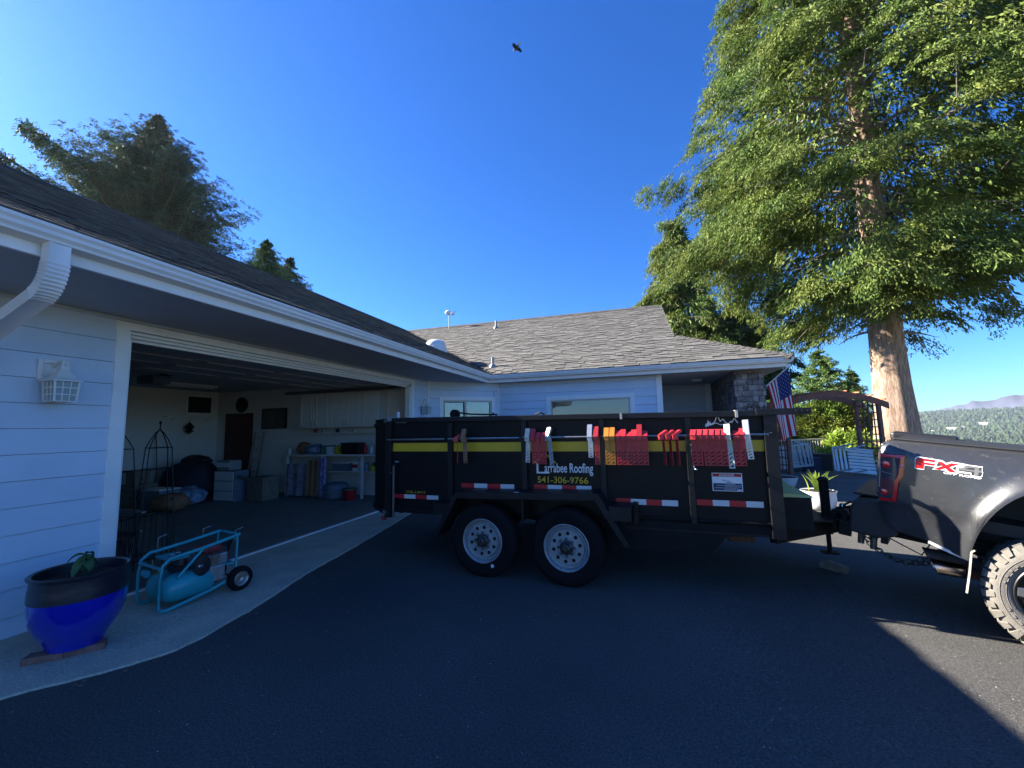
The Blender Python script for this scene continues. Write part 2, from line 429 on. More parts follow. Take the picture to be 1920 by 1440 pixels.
# ------------------------------------------------------------------ house
H = thing('house', 'single-storey pale blue house with attached open garage, white gutters and a grey shingle roof', 'house', (XW, 5, 0))
def hb(): return MB(world=H)

def planks(P0, P1, nrm, z0, z1, exp_=.2075, base=.176, holes=()):
    """lapped siding boards from P0 to P1, cut round holes (a0,a1,z0,z1) measured along the wall"""
    P0, P1, nrm = Vector((*P0, 0)), Vector((*P1, 0)), Vector((*nrm, 0)); Lw = (P1-P0).length; d = (P1-P0)/Lw
    z = base-exp_
    while z < z1:
        a, t = max(z, z0), min(z+exp_, z1)
        if t-a > .015:
            segs = [(0, Lw)]
            for (h0, h1, k0, k1) in holes:
                if a < k1-.01 and t > k0+.01:
                    ns = []
                    for s0, s1 in segs:
                        if h0 > s0: ns.append((s0, min(h0, s1)))
                        if h1 < s1: ns.append((max(h1, s0), s1))
                    segs = [q for q in ns if q[1]-q[0] > .01]
            for s0, s1 in segs:
                m = hb(); A, B = P0+d*s0, P0+d*s1
                def q(p, o, zz): return (p+nrm*o)+Vector((0, 0, zz))
                lo, hi = .024, .006
                g = .005
                m.add([q(A, 0, a), q(B, 0, a), q(B, lo, a+g), q(A, lo, a+g), q(A, 0, t+.0), q(B, 0, t+.0), q(B, hi, t+.0), q(A, hi, t+.0)],
                      [(0, 1, 2, 3), (7, 6, 5, 4), (3, 2, 6, 7), (1, 0, 4, 5), (2, 1, 5, 6), (0, 3, 7, 4)])
                m.build('siding_board', 'siding', H)
        z += exp_

# garage front wall backing + boards
m = hb(); m.box((XW-.12, -3, 0), (XW, 2.66, 2.72)); m.box((XW-.12, 8.06, 0), (XW, 8.79, 2.72)); m.box((XW-.12, 2.66, 2.6), (XW, 8.06, 2.72))
m.build('garage_wall', 'siding', H)
planks((XW, -3), (XW, 2.63), (1, 0), .02, 2.70)
planks((XW, 8.11), (XW, 8.76), (1, 0), .02, 2.70)
planks((XW, 2.63), (XW, 8.11), (1, 0), 2.665, 2.70)
S0, S1 = Vector((-4.74, 8.794)), Vector((-3.415, 10.119)); n45 = (.7071, -.7071)
dwin = (.27, 1.745, 1.15, 2.34)
planks(tuple(S0), tuple(S1), n45, 0, 2.7, base=.21, holes=(dwin,))
wwin = (-2.153, -.028, 1.0, 2.31)
planks((-3.415, YW), (.50, YW), (0, -1), 0, 2.7, exp_=.192, base=.29, holes=((-2.153+3.415, -.028+3.415, 1.0, 2.31),))
# backing walls with window openings
def wall_open(P0, P1, nrm, th, a0, a1, z0, z1, name):
    P0, P1, nrm = Vector((*P0, 0)), Vector((*P1, 0)), Vector((*nrm, 0)); Lw = (P1-P0).length; d = (P1-P0)/Lw
    m = hb()
    def bx(s0, s1, k0, k1):
        A, B = P0+d*s0, P0+d*s1; I = nrm*th
        z = lambda p, k: p+Vector((0, 0, k))
        m.add([z(A, k0), z(B, k0), z(B-I, k0), z(A-I, k0), z(A, k1), z(B, k1), z(B-I, k1), z(A-I, k1)], [(3,2,1,0),(4,5,6,7),(0,1,5,4),(1,2,6,5),(2,3,7,6),(3,0,4,7)])
    bx(0, a0, 0, 2.72); bx(a1, Lw, 0, 2.72); bx(a0, a1, 0, z0); bx(a0, a1, z1, 2.72)
    m.build(name, 'siding', H)
wall_open(S0, S1, n45, .12, dwin[0]+.08, dwin[1]-.08, dwin[2]+.08, dwin[3]-.09, 'bay_wall')
wall_open((-3.415, YW), (.50, YW), (0, -1), .12, 1.262+.10, 3.387-.10, 1.1, 2.21, 'wing_wall')
# windows
def window(P0, d, nrm, a0, a1, z0, z1, tw, split=None, tint='pane', label=None):
    P0, d, nrm = Vector((*P0, 0)), Vector((*d, 0)), Vector((*nrm, 0))
    def P(a, o, z): return P0+d*a+nrm*o+Vector((0, 0, z))
    def bx(m, s0, s1, o0, o1, k0, k1):
        m.add([P(s0, o1, k0), P(s1, o1, k0), P(s1, o0, k0), P(s0, o0, k0), P(s0, o1, k1), P(s1, o1, k1), P(s1, o0, k1), P(s0, o0, k1)],
              [(3,2,1,0),(4,5,6,7),(0,1,5,4),(1,2,6,5),(2,3,7,6),(3,0,4,7)])
    m = hb(); bx(m, a0, a1, 0, .034, z1-tw, z1); bx(m, a0, a1, 0, .034, z0, z0+tw)
    bx(m, a0, a0+tw, 0, .032, z0+tw, z1-tw); bx(m, a1-tw, a1, 0, .032, z0+tw, z1-tw)
    fr = m.build('window', 'trim', H, bevel=.003)
    if label: fr['label'] = label
    i0, i1, j0, j1 = a0+tw, a1-tw, z0+tw, z1-tw; f = .035
    m = hb(); bx(m, i0, i1, -.06, .004, j1-f, j1); bx(m, i0, i1, -.06, .004, j0, j0+f); bx(m, i0, i0+f, -.06, .003, j0+f, j1-f); bx(m, i1-f, i1, -.06, .003, j0+f, j1-f)
    if split: bx(m, split-.025, split+.025, -.06, .006, j0+f, j1-f)
    m.build('frame', 'cream_bracket', fr)
    cells = [(i0+f, split-.025), (split+.025, i1-f)] if split else [(i0+f, i1-f)]
    for q, (c0, c1) in enumerate(cells):
        if split and q == 0:
            m = hb(); s = .018
            bx(m, c0, c1, -.03, -.008, j1-f-s, j1-f); bx(m, c0, c0+s, -.03, -.009, j0+f, j1-f-s); bx(m, c1-s, c1, -.03, -.009, j0+f, j1-f-s)
            m.build('sash', 'black_plastic', fr)
        m = hb(); bx(m, c0, c1, -.034, -.030, j0+f, j1-f); m.build('pane', 'pane' if tint == 'pane' else tint, fr)
        m = hb(); z = j0+f
        while z < j1-f:
            m.add([P(c0, -.085, z), P(c1, -.085, z), P(c1, -.062, z+.014), P(c0, -.062, z+.014)], [(0, 1, 2, 3)]); z += .021
        bl = m.build('blind', 'blind', fr)
    m = hb(); bx(m, i0, i1, -.25, -.2, j0, j1); m.build('room_wall', 'grey_blue', fr)
window(tuple(S0), (.7071, .7071), n45, dwin[0], dwin[1], dwin[2], dwin[3], .09, split=.95, label='small sliding window with cream frame on the angled wall')
window((-3.415, YW), (1, 0), (0, -1), 1.262, 3.387, 1.0, 2.31, .105, label='wide window with white trim and blinds')
# trims
m = hb(); m.box((XW, 2.60, 0), (XW+.028, 2.712, 2.585)); m.build('door_trim', 'trim', H, bevel=.003)
m = hb(); m.box((XW, 8.0, 0), (XW+.028, 8.10, 2.585)); m.build('door_trim', 'trim', H, bevel=.003)
m = hb(); m.box((XW, 2.60, 2.585), (XW+.030, 8.10, 2.662)); m.build('door_trim', 'trim', H, bevel=.003)
for k, (dx, z0, z1) in enumerate(((-.045, 2.555, 2.584), (-.085, 2.525, 2.556), (-.13, 2.495, 2.526))):
    m = hb(); m.box((XW+dx, 2.712+.0, z0), (XW+dx+.03, 8.0, z1)); m.build('door_stop', 'trim', H)
for y0, y1 in ((2.7121, 2.74), (7.96, 8.0)):
    m = hb(); m.box((XW-.12, y0, .0), (XW-.002, y1, 2.5)); m.build('door_stop', 'trim', H)
m = hb(); m.box((XW, 8.74, 0), (XW+.03, 8.83, 2.7)); m.build('corner_trim', 'trim', H)
m = hb(); m.prism([(-3.52, YW-.105), (-3.46, YW-.045), (-3.40, YW-.045), (-3.40, YW), (-3.50, YW)], 0, 2.7, ax=2); m.build('corner_trim', 'trim', H)
m = hb(); m.box((.47, YW-.034, 0), (.60, YW+.02, 2.7)); m.build('corner_trim', 'trim', H, bevel=.004)
# porch
m = hb(); m.box((.48, YW+.02, 0), (.58, 13.1, 2.72)); m.build('porch_wall', 'siding', H)
m = hb(); m.box((.48, 13.1, 0), (2.2, 13.2, 2.72)); m.build('porch_wall', 'siding', H)
planks((.58, 13.1), (1.96, 13.1), (0, -1), 1.2, 2.7, exp_=.192, base=.29)
m = hb(); m.box((1.96, 13.04, 0), (2.10, 13.1, 2.7)); m.build('corner_trim', 'trim', H)
m = hb(); m.lathe([(.02, 0), (.11, .0), (.13, .03), (.13, .05), (.0, .05)], (1.55, 11.6, 2.645), 16); m.build('porch_light', 'white_plastic', H)
# brick pier
m = hb(); m.box((2.125, YW+.015, 0), (2.705, 13.1, 2.70)); pier = m.build('brick_pier', 'mortar', H)
def bricks():
    me_list = []; z = .005; rows = 0; stuff = hb()
    protos = {}
    def put(x0, x1, y0, y1, z0, z1, vis):
        if not vis: stuff.box((x0, y0, z0), (x1, y1, z1)); return
        w_, d_, h_ = x1-x0, y1-y0, z1-z0; key = 'brick'
        if key not in protos:
            pb = MB(); pb.box((0, 0, 0), (1, 1, 1)); me = bpy.data.meshes.new('brick'); me.from_pydata(pb.v, [], pb.f); me.materials.append(M['brick']); protos[key] = me
        o = bpy.data.objects.new('brick', protos[key]); COL.objects.link(o); o.parent = pier
        inv = MATW[H.name].inverted(); p = inv @ Vector((x0, y0, z0)); o.location = p; o.scale = (w_, d_, h_)
    while z < 2.68:
        h = .112; vis = z > 1.45
        x = 2.11-random.uniform(0, .12)
        while x < 2.72:
            wd = random.choice((.095, .11, .19, .2)); a, c = max(x, 2.11), min(x+wd, 2.72); pr = random.uniform(0, .008)
            if c-a > .03: put(a, c, YW-.004-pr, YW+.06, z, min(z+h, 2.69), vis)
            x += wd+.011
        y = YW+.072-random.uniform(0, .1)
        while y < 13.0:
            wd = random.choice((.095, .11, .19, .2)); a, c = max(y, YW+.072), min(y+wd, 13.02); pr = random.uniform(0, .008)
            if c-a > .03: put(2.115-pr, 2.17, a, c, z, min(z+h, 2.69), vis)
            y += wd+.011
        y = YW+.072
        while y < 13.0:
            stuff.box((2.66, y, z), (2.718, min(y+.19, 13.02), min(z+h, 2.69))); y += .2
        z += h+.013
    stuff.build('brick', 'brick', pier, kind='stuff')
bricks()
text('2531', 'house_number', 2.26, 1.80, 2.66, 1.915, 0, 'black_plastic', None, bold=.02)
nm = bpy.data.objects['house_number']; nm.parent = H
for v in nm.data.vertices:
    p = MATW[H.name].inverted() @ Vector((v.co.x, YW-.018, v.co.z)); v.co = p

# soffits
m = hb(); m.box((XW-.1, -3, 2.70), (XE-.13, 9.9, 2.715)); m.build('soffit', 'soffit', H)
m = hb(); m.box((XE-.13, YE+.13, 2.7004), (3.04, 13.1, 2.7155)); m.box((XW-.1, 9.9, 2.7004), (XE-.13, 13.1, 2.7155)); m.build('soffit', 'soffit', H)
m = hb(); m.box((3.0, 13.1, 2.70), (3.04, 21.9, 2.715)); m.box((2.72, 13.1, 0), (2.8, 21.0, 2.70)); m.box((-9.6, 20.9, 0), (2.72, 21.0, 2.7)); m.build('end_wall', 'siding', H)
for (x, y0, y1) in [(XW+.65, -3, 9.3)]:
    pass
# fascia + gutters
m = hb(); m.box((XE-.155, -3, 2.695), (XE-.125, YE+.125, ZE-.02)); m.build('fascia', 'trim', H)
m = hb(); m.box((XE-.155, YE+.125, 2.695), (3.03, YE+.155, ZE-.02)); m.build('fascia', 'trim', H)
m = hb(); m.box((3.03, YE+.125, 2.695), (3.06, 21.9, ZE-.02)); m.build('fascia', 'trim', H)
prof = [(0, 0), (.0, -.022), (.006, -.03), (.012, -.04), (.014, -.062), (.030, -.082), (.034, -.10), (.122, -.112), (.122, -.01), (.115, -.01), (.115, -.095), (.04, -.085), (.008, -.006)]
def sweep(fn0, fn1, name):
    m = hb(); A = [fn0(o, z) for o, z in prof]; B = [fn1(o, z) for o, z in prof]; n = len(prof)
    m.add(A+B, [(i, (i+1) % n, n+(i+1) % n, n+i) for i in range(n)]); o = m.build(name, 'gutter', H)
sweep(lambda o, z: (XE-o, -3, ZE+z), lambda o, z: (XE-o, YE+o, ZE+z), 'gutter')
sweep(lambda o, z: (XE-o, YE+o, ZE+z), lambda o, z: (3.17-o, YE+o, ZE+z), 'gutter')
sweep(lambda o, z: (3.17-o, YE+o, ZE+z), lambda o, z: (3.17-o, 21.8-o, ZE+z), 'gutter')
# downspout with corrugated elbow
def spout():
    m = hb(); path = []; y = 1.575
    path.append((XE-.065, 2.775, 0)); path.append((XE-.065, 2.70, 0))
    c = (XE-.065-.17, 2.66)   # elbow centre
    for k in range(0, 22):
        a = radians(k*3.4); rr = .17+(.0045 if k % 2 else -.002)
        path.append((c[0]+.17*cos(a), c[1]-.17*sin(a)*1.25, a, (k % 2)*.005))
    ex, ez = path[-1][0], path[-1][1]
    path.append((ex-.02, ez-.007, radians(72), 0)); path.append((ex-.72, ez-.27, radians(70), 0)); path.append((XW+.12, 2.10, radians(50), 0)); path.append((XW+.075, 2.0, 0, 0)); path.append((XW+.075, .1, 0, 0))
    vs = []; n = len(path); ww, dd_ = .052, .040
    for i, p in enumerate(path):
        x, z = p[0], p[1]; q = path[min(i+1, n-1)]; r = path[max(i-1, 0)]
        t = Vector((q[0]-r[0], 0, q[1]-r[1])).normalized(); nn = Vector((t.z, 0, -t.x)); e = p[3] if len(p) > 3 else 0
        yy = 1.575
        for (sx, sy) in ((-1, -1), (-1, -.33), (-1, .33), (-1, 1), (1, 1), (1, .33), (1, -.33), (1, -1)):
            rib = .006 if abs(sy) < .5 else 0
            vs.append(Vector((x, yy+sy*(ww+e), z))+nn*sx*(dd_+e-rib))
    m.add(vs, [(i*8+k, i*8+(k+1) % 8, (i+1)*8+(k+1) % 8, (i+1)*8+k) for i in range(n-1) for k in range(8)])
    m.build('downspout', 'gutter', H)
spout()

# ---- roof
def slope_pt(kind, a, s, lift=0):
    """kind 'wing': a = x, s = distance up the slope from the eave; 'garage': a = y"""
    c = 1/sqrt(1+PT*PT); h = s*c; z = ZE+PT*h+.01; n = (PT*c, c)
    if kind == 'wing': return Vector((a, YE+.02+h-lift*n[0], z+lift*n[1]))
    return Vector((XE-.02-h+lift*n[0], a, z+lift*n[1]))
SL = (XE-XR)*sqrt(1+PT*PT)
m = hb()
c_ = 1/sqrt(1+PT*PT)
def slab(m, pts, th=.03):
    n = len(pts); m.add([Vector(p) for p in pts]+[Vector(p)-Vector((0, 0, th)) for p in pts], [list(range(n)), list(range(n, 2*n))[::-1]]+[(i, n+i, n+(i+1) % n, (i+1) % n) for i in range(n)])
ZT = ZE-.02; Zr = ZT+PT*(XE-XR); Zh = ZT+PT*2.1
EI = .06; ZI = ZT+PT*EI
slab(m, [(XE-EI, YE+EI, ZI), (3.17-EI, YE+EI, ZI), (1.07, YE+2.1, Zh), (1.07, YR, Zr), (XR, YR, Zr)])
slab(m, [(XE-EI, -3, ZI), (XE-EI, YE+EI, ZI), (XR, YR, Zr), (XR, -3, Zr)])
slab(m, [(XR, -3, Zr-.001), (XR, YR, Zr-.001), (XR-6.14, 21.95, ZT), (XR-6.14, -3, ZT)])
slab(m, [(XR, YR, Zr-.001), (1.07, YR, Zr-.001), (1.07, 19.85, Zh), (3.17, 21.95, ZT), (XR-6.14, 21.95, ZT)])
slab(m, [(3.17-EI, YE+EI, ZI-.001), (3.17-EI, 21.95, ZI-.001), (1.07, 19.85, Zh-.001), (1.07, YE+2.1, Zh-.001)])
roof = m.build('roof', 'roofdeck', H)
m = hb(); m.poly([(1.05, YE+2.12, Zh-.05), (1.05, 19.8, Zh-.05), (1.05, YR, Zr-.05)]); m.poly([(XE-.15, -2.95, 2.7), (XR, -2.95, Zr-.04), (XR-6, -2.95, 2.7)]); m.build('gable', 'siding', H)
# shingles
tri = bpy.data.meshes.new('shingle')
EX = .143
_v = [(0, 0, 0), (1, 0, 0), (1, 0, .013), (0, 0, .013), (1, EX*1.12, .001), (0, EX*1.12, .001)]
tri.from_pydata(_v, [], [(0, 1, 2, 3), (3, 2, 4, 5), (1, 4, 2), (0, 3, 5)]); tri.materials.append(M['shingle'])
count = 0; SV, SF = [], []
inv = MATW[H.name].inverted()
for kind in ('wing', 'garage'):
    i = 0
    while i*EX < SL-.02:
        s = i*EX; h = s*c_
        if kind == 'wing':
            a0 = XE-h; a1 = (3.17-h) if h < 2.1 else 1.07
        else: a0, a1 = -3, YE+h
        a = a0-random.uniform(0, .3)
        while a < a1:
            wd = random.choice((.16, .2, .24, .30, .33)); x0, x1 = max(a, a0), min(a+wd-.004, a1); a += wd
            if x1-x0 < .02: continue
            lift = random.choice((.0, .002, .009)); ds = random.uniform(-.006, .006)
            p = slope_pt(kind, x0, s+ds, lift); q = slope_pt(kind, x1, s+ds, lift)
            upv = (slope_pt(kind, x0, s+1)-slope_pt(kind, x0, s)).normalized()
            if kind == 'wing' : ex = Vector((1, 0, 0)); nn = ex.cross(upv)
            else: ex = Vector((0, 1, 0)); nn = ex.cross(upv)
            if kind == 'wing' and count < 300 and x0 > XE+.0 and i < 14 and x1 < 3.1-h:
                count += 1
                o = bpy.data.objects.new('shingle', tri); COL.objects.link(o); o.parent = roof
                mtx = Matrix((ex, upv, nn)).transposed().to_4x4(); mtx.translation = p
                o.matrix_local = inv @ mtx; o.scale = (x1-x0, 1, 1)
            else:
                if kind == 'garage': x_, base = 1, p
                bI = len(SV)
                for (vx, vy, vz) in _v: SV.append(p+ex*vx*(x1-x0)+upv*vy+nn*vz)
                SF += [[bI+k for k in f] for f in ((0, 1, 2, 3), (3, 2, 4, 5), (1, 4, 2), (0, 3, 5))]
        i += 1
m = hb(); m.add(SV, SF); m.build('shingle', 'shingle', roof, kind='stuff')
# ridge and hip caps
m = hb()
def caps(P, Q, sd, step=.15, wd=.14, pitch=.06):
    P, Q = Vector(P), Vector(Q); L_ = (Q-P).length; d = (Q-P)/L_; sd = Vector(sd).normalized(); n = int(L_/step); u = sd.cross(d).normalized()
    if u.z < 0: u = -u
    for k in range(n):
        A = P+d*k*step; B = A+d*step*1.15; l0, l1 = .030, .018
        m.add([A-sd*wd-u*pitch, A+u*l0, A+sd*wd-u*pitch, B-sd*wd-u*(pitch+.006), B+u*l1, B+sd*wd-u*(pitch+.006), A-sd*wd-u*(pitch+.02), A+sd*wd-u*(pitch+.02)],
              [(0, 1, 4, 3), (1, 2, 5, 4), (6, 7, 2, 1, 0)])
caps((XR, YR, ZR+.02), (1.05, YR, ZR+.02), (0, 1, 0))
caps((3.15, YE+.02, ZE+.02), (1.07, YE+2.1, ZE+.02+PT*2.1), (1, 1, 0))
caps((XR, -3, ZR+.02), (XR, YR, ZR+.02), (1, 0, 0))
m.build('ridge_cap', 'ridge_dark', roof, kind='stuff')
m = hb(); m.bar((1.075, YE+2.0, Zh-.01), (1.075, YR, Zr+.01), .03, .05); m.build('rake_edge', 'ridge_dark', roof)
# vent pipes
for (x, y, hh) in ((-3.62, 10.28, .26), (-5.03, 14.75, .30)):
    z = ZE+PT*(y-YE)
    m = hb(); m.lathe([(.036, -.05), (.036, hh), (.028, hh), (.028, hh-.05)], (x, y, z), 14); vp = m.build('vent_pipe', 'grey_metal', H, smooth=True)
    m = hb(); m.lathe([(.10, -.02), (.085, .03), (.055, .075), (.04, .085)], (x, y, z), 14); m.box((x-.13, y-.16, z-.075), (x+.13, y-.02, z-.06)); m.build('flashing', 'grey_metal', vp, smooth=True)
# turbine-like white roof vent near the valley
P = Vector((-5.45, 10.55, ZE+PT*(-XE-0+5.45)-PT*0)); P.z = ZE+PT*(XE+5.45)
m = hb(); m.lathe([(.30, -.06), (.30, .03), (.285, .10), (.235, .17), (.15, .21), (.0, .225)], P+Vector((0, 0, .02)), 24); m.lathe([(.33, -.14), (.33, .0), (.30, .0)], P+Vector((0, 0, .0)), 24)
m.build('skylight_dome', 'white_plastic', H, smooth=True, label='round white skylight dome on the garage roof')
# fallen needles in the valley
m = hb()
for i in range(260):
    t = random.random()**1.5*2.6; h = t; x = XE-h+random.uniform(.02, .25)+random.uniform(0, .3)*random.random(); y = YE+.03+h; z = ZE+PT*h+.025
    a = random.uniform(0, pi); L_ = random.uniform(.015, .04); dx, dy = cos(a)*L_, sin(a)*L_
    m.add([(x, y, z), (x+dx, y+dy, z+dy*PT+.004), (x+dx*.5-dy*.3, y+dy*.5+dx*.3, z+.012)], [(0, 1, 2)])
m.build('fallen_needles', 'terracotta', roof, kind='stuff')
# weather station beyond the ridge
ws = thing('weather_station', 'small white weather station on a thin grey pole above the roof ridge', 'weather station', (-7.38, 15.5, 5.75))
m = MB(world=ws); m.tube([(-7.38, 15.5, 5.6), (-7.38, 15.5, 6.42)], .02, 8); m.build('pole', 'grey_metal', ws)
m = MB(world=ws); m.lathe([(.03, 0), (.11, .02), (.13, .06), (.12, .12), (.06, .17), (0, .18)], (-7.42, 15.5, 6.38), 14); m.build('rain_gauge', 'white_plastic', ws, smooth=True)
m = MB(world=ws); m.bar((-7.38, 15.5, 6.42), (-7.12, 15.46, 6.40), .05, .05); m.lathe([(.09, -.04), (.1, 0), (.09, .04)], (-7.2, 15.46, 6.37), 12); m.build('sensor_arm', 'white_plastic', ws, smooth=True)
m = MB(world=ws)
for a in (0, 2.1, 4.2):
    m.tube([(-7.1, 15.46, 6.47), (-7.1+.1*cos(a), 15.46+.1*sin(a), 6.47)], .006, 5)
m.tube([(-7.1, 15.46, 6.40), (-7.1, 15.46, 6.5)], .008, 6); m.build('anemometer', 'black_plastic', ws)

# ---- garage shell
m = hb(); m.box((-11.35, 1.6, 0), (-11.2, 8.8, 2.72)); m.build('garage_back_wall', 'drywall', H)
m = hb(); m.box((-11.2, 8.62, 0), (XW-.12, 8.75, 2.72)); m.build('garage_side_wall', 'drywall', H)
m = hb(); m.box((-11.2, 1.5, 0), (XW-.12, 1.62, 2.72)); m.build('garage_side_wall', 'drywall', H)
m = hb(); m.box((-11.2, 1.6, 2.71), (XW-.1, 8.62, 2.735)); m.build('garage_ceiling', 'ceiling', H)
gd = hb(); gd.box((-4.95, 2.74, 2.60), (-4.93, 8.0, 2.62)); gdo = gd.build('garage_door', 'trim', H, label='rolled up white garage door under the ceiling')
for k in range(4):
    m = hb(); x0 = -5.02-k*.6; m.box((x0-.58, 2.76, 2.56), (x0, 7.98, 2.60)); 
    for j in range(4):
        m.box((x0-.5, 2.9+j*1.3, 2.545), (x0-.08, 2.9+j*1.3+1.1, 2.56))
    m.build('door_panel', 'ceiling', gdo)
for y in (2.72, 8.0):
    m = hb(); m.bar((-5.0, y+.0, 2.50), (-8.2, y, 2.50), .05, .07); m.build('track', 'dull_steel', gdo)
# ------------------------------------------------------------------ lanterns
def lantern(y, label, zt=2.205):
    t = thing('wall_lantern', label, 'wall lamp', (XW, y, zt-.37), group='white wall lanterns beside the garage door')
    X = XW+.016
    m = MB(world=t); z0, z1 = zt-.175, zt; w_ = .10
    m.box((X, y-w_, z0), (X+.022, y-w_+.03, z1)); m.box((X, y+w_-.03, z0), (X+.022, y+w_, z1)); m.box((X, y-w_+.03, z1-.03), (X+.021, y+w_-.03, z1)); m.box((X, y-w_+.03, z0), (X+.021, y+w_-.03, z0+.03))
    m.box((X, y-w_+.03, z0+.03), (X+.006, y+w_-.03, z1-.03)); m.build('back_plate', 'white_plastic', t, bevel=.004)
    cx = X+.13; cy = y+.0
    m = MB(world=t); m.tube([(X+.01, cy, zt-.06), (X+.07, cy, zt-.02), (cx, cy, zt-.02), (cx, cy, zt-.09)], .011, 8); m.build('arm', 'white_plastic', t, smooth=True)
    a0, a1, zb, zc = .068, .078, zt-.355, zt-.185
    m = MB(world=t)
    def ring(r, z): return [(cx-r, cy-r, z), (cx+r, cy-r, z), (cx+r, cy+r, z), (cx-r, cy+r, z)]
    rings = [ring(.096, zc-.005), ring(.096, zc+.003), ring(.062, zc+.03), ring(.045, zc+.06), ring(.022, zc+.10), ring(.018, zc+.125)]
    vs = [p for r in rings for p in r]
    m.add(vs, [(i*4+k, i*4+(k+1) % 4, i*4+4+(k+1) % 4, i*4+4+k) for i in range(len(rings)-1) for k in range(4)]+[(3, 2, 1, 0), (20, 21, 22, 23)])
    m.tube([(cx, cy, zc+.12), (cx, cy, zc+.16)], .006, 6); m.build('lamp_roof', 'white_plastic', t)
    m = MB(world=t)
    def corner(k, z, e=0): r = a0+(a1-a0)*(z-zb)/(zc-zb)+e; s = ((-1, -1), (1, -1), (1, 1), (-1, 1))[k % 4]; return Vector((cx+s[0]*r, cy+s[1]*r, z))
    for k in range(4):
        m.bar(corner(k, zb), corner(k, zc-.005), .012, .012)
        A0, B0, A1, B1 = corner(k, zb), corner(k+1, zb), corner(k, zc), corner(k+1, zc)
        for q in (0, 1/3, 2/3, .99): m.bar(A0.lerp(A1, q), B0.lerp(B1, q), .007, .007)
        for q in (1/3, 2/3): m.bar(A0.lerp(B0, q), A1.lerp(B1, q), .006, .006)
    m.build('cage', 'white_plastic', t)
    m = MB(world=t); vs = [corner(k, z, -.004) for z in (zb+.003, zc-.007) for k in range(4)]
    m.add(vs, [(0, 1, 5, 4), (1, 2, 6, 5), (2, 3, 7, 6), (3, 0, 4, 7), (3, 2, 1, 0)]); m.build('lamp_glass', 'lamp_glass', t)
lantern(2.18, 'white square wall lantern on blue siding above the blue pot')
lantern(8.46, 'white square wall lantern between the garage opening and the angled window wall', 2.26)

# ------------------------------------------------------------------ garage contents
Z0 = .026
# wall cabinets
t = thing('wall_cabinet', 'row of white wall cabinets with panelled doors hung over the workbench', 'cabinet', (-7.0, 8.6, 1.65))
m = MB(world=t); m.box((-8.05, 8.29, 1.65), (-5.75, 8.615, 2.55)); m.build('carcass', 'cabinet', t)
for k in range(5):
    x0 = -8.03+k*.455; m = MB(world=t); m.box((x0, 8.268, 1.665), (x0+.44, 8.289, 2.535)); d = m.build('door', 'cabinet', t)
    m = MB(world=t); a, c_0, e, f = x0+.06, x0+.38, 1.73, 2.47
    m.box((a, 8.258, e), (a+.02, 8.268, f)); m.box((c_0-.02, 8.258, e), (c_0, 8.268, f)); m.box((a+.02, 8.258, e), (c_0-.02, 8.268, e+.02)); m.box((a+.02, 8.258, f-.02), (c_0-.02, 8.268, f)); m.build('moulding', 'cabinet', d)
    hx = x0+(.40 if k % 2 == 0 else .04)
    m = MB(world=t); m.tube([(hx, 8.268, 1.70), (hx, 8.235, 1.71), (hx, 8.235, 1.80), (hx, 8.268, 1.81)], .006, 6); m.build('handle', 'dull_steel', d)
# workbench
t = thing('workbench', 'long white workbench with shelf against the garage side wall', 'workbench', (-7.0, 8.3, Z0))
m = MB(world=t); m.box((-8.30, 8.10, .98), (-5.0, 8.615, 1.015)); m.build('top', 'cabinet', t)
m = MB(world=t); m.box((-7.2, 8.2, .60), (-5.0, 8.61, .62)); m.build('shelf', 'cabinet', t)
for x in (-8.25, -7.18, -6.1, -5.05):
    m = MB(world=t); m.box((x, 8.12, Z0), (x+.05, 8.17, .979)); m.build('leg', 'cabinet', t)
m = MB(world=t); m.box((-8.05, 8.45, 1.50), (-5.4, 8.61, 1.53)); m.build('shelf', 'cabinet', t)
def blob(name, label, cat, c, sx, sy, sz, m_, seed=0, group=None, flat=.0):
    """a lumpy soft thing: bag, heap of cloth"""
    t = MB(); vs, fs = [], []; nu, nv = 16, 9
    for j in range(nv+1):
        ph = pi*j/nv
        for i in range(nu):
            th = 2*pi*i/nu; d = Vector((sin(ph)*cos(th), sin(ph)*sin(th), cos(ph)))
            r = 1+.22*noise.noise(d*1.7+Vector((seed, 0, 0)))+.10*noise.noise(d*5+Vector((0, seed, 0)))
            z = d.z*r; z = max(z, -.8) if flat else z
            vs.append((d.x*r*sx, d.y*r*sy, (z+.8)*sz))
    for j in range(nv):
        for i in range(nu): fs.append((j*nu+i, (j+1)*nu+i, (j+1)*nu+(i+1) % nu, j*nu+(i+1) % nu))
    t.add(vs, fs); o = t.build(name, m_, smooth='all'); o.location = c; tag(o, label, cat, group); return o
def crate(name, label, cat, a, b_, m_, lid=None, group=None):
    t = thing(name, label, cat, ((a[0]+b_[0])/2, (a[1]+b_[1])/2, a[2]), group=group)
    m = MB(world=t); x0, y0, z0 = a; x1, y1, z1 = b_; e = .012
    m.add([(x0+e, y0+e, z0), (x1-e, y0+e, z0), (x1-e, y1-e, z0), (x0+e, y1-e, z0), (x0, y0, z1), (x1, y0, z1), (x1, y1, z1), (x0, y1, z1)], [(3,2,1,0),(4,5,6,7),(0,1,5,4),(1,2,6,5),(2,3,7,6),(3,0,4,7)])
    m.build('body', m_, t, bevel=.006)
    m = MB(world=t); m.box((x0-.012, y0-.012, z1), (x1+.012, y1+.012, z1+.025)); m.build('lid', lid or m_, t, bevel=.004)
    return t
blob('cloth_bag', 'pale blue and white plastic bag slumped on the workbench', 'bag', (-7.55, 8.36, 1.016), .36, .17, .13, 'blue_cloth', 1, flat=1)
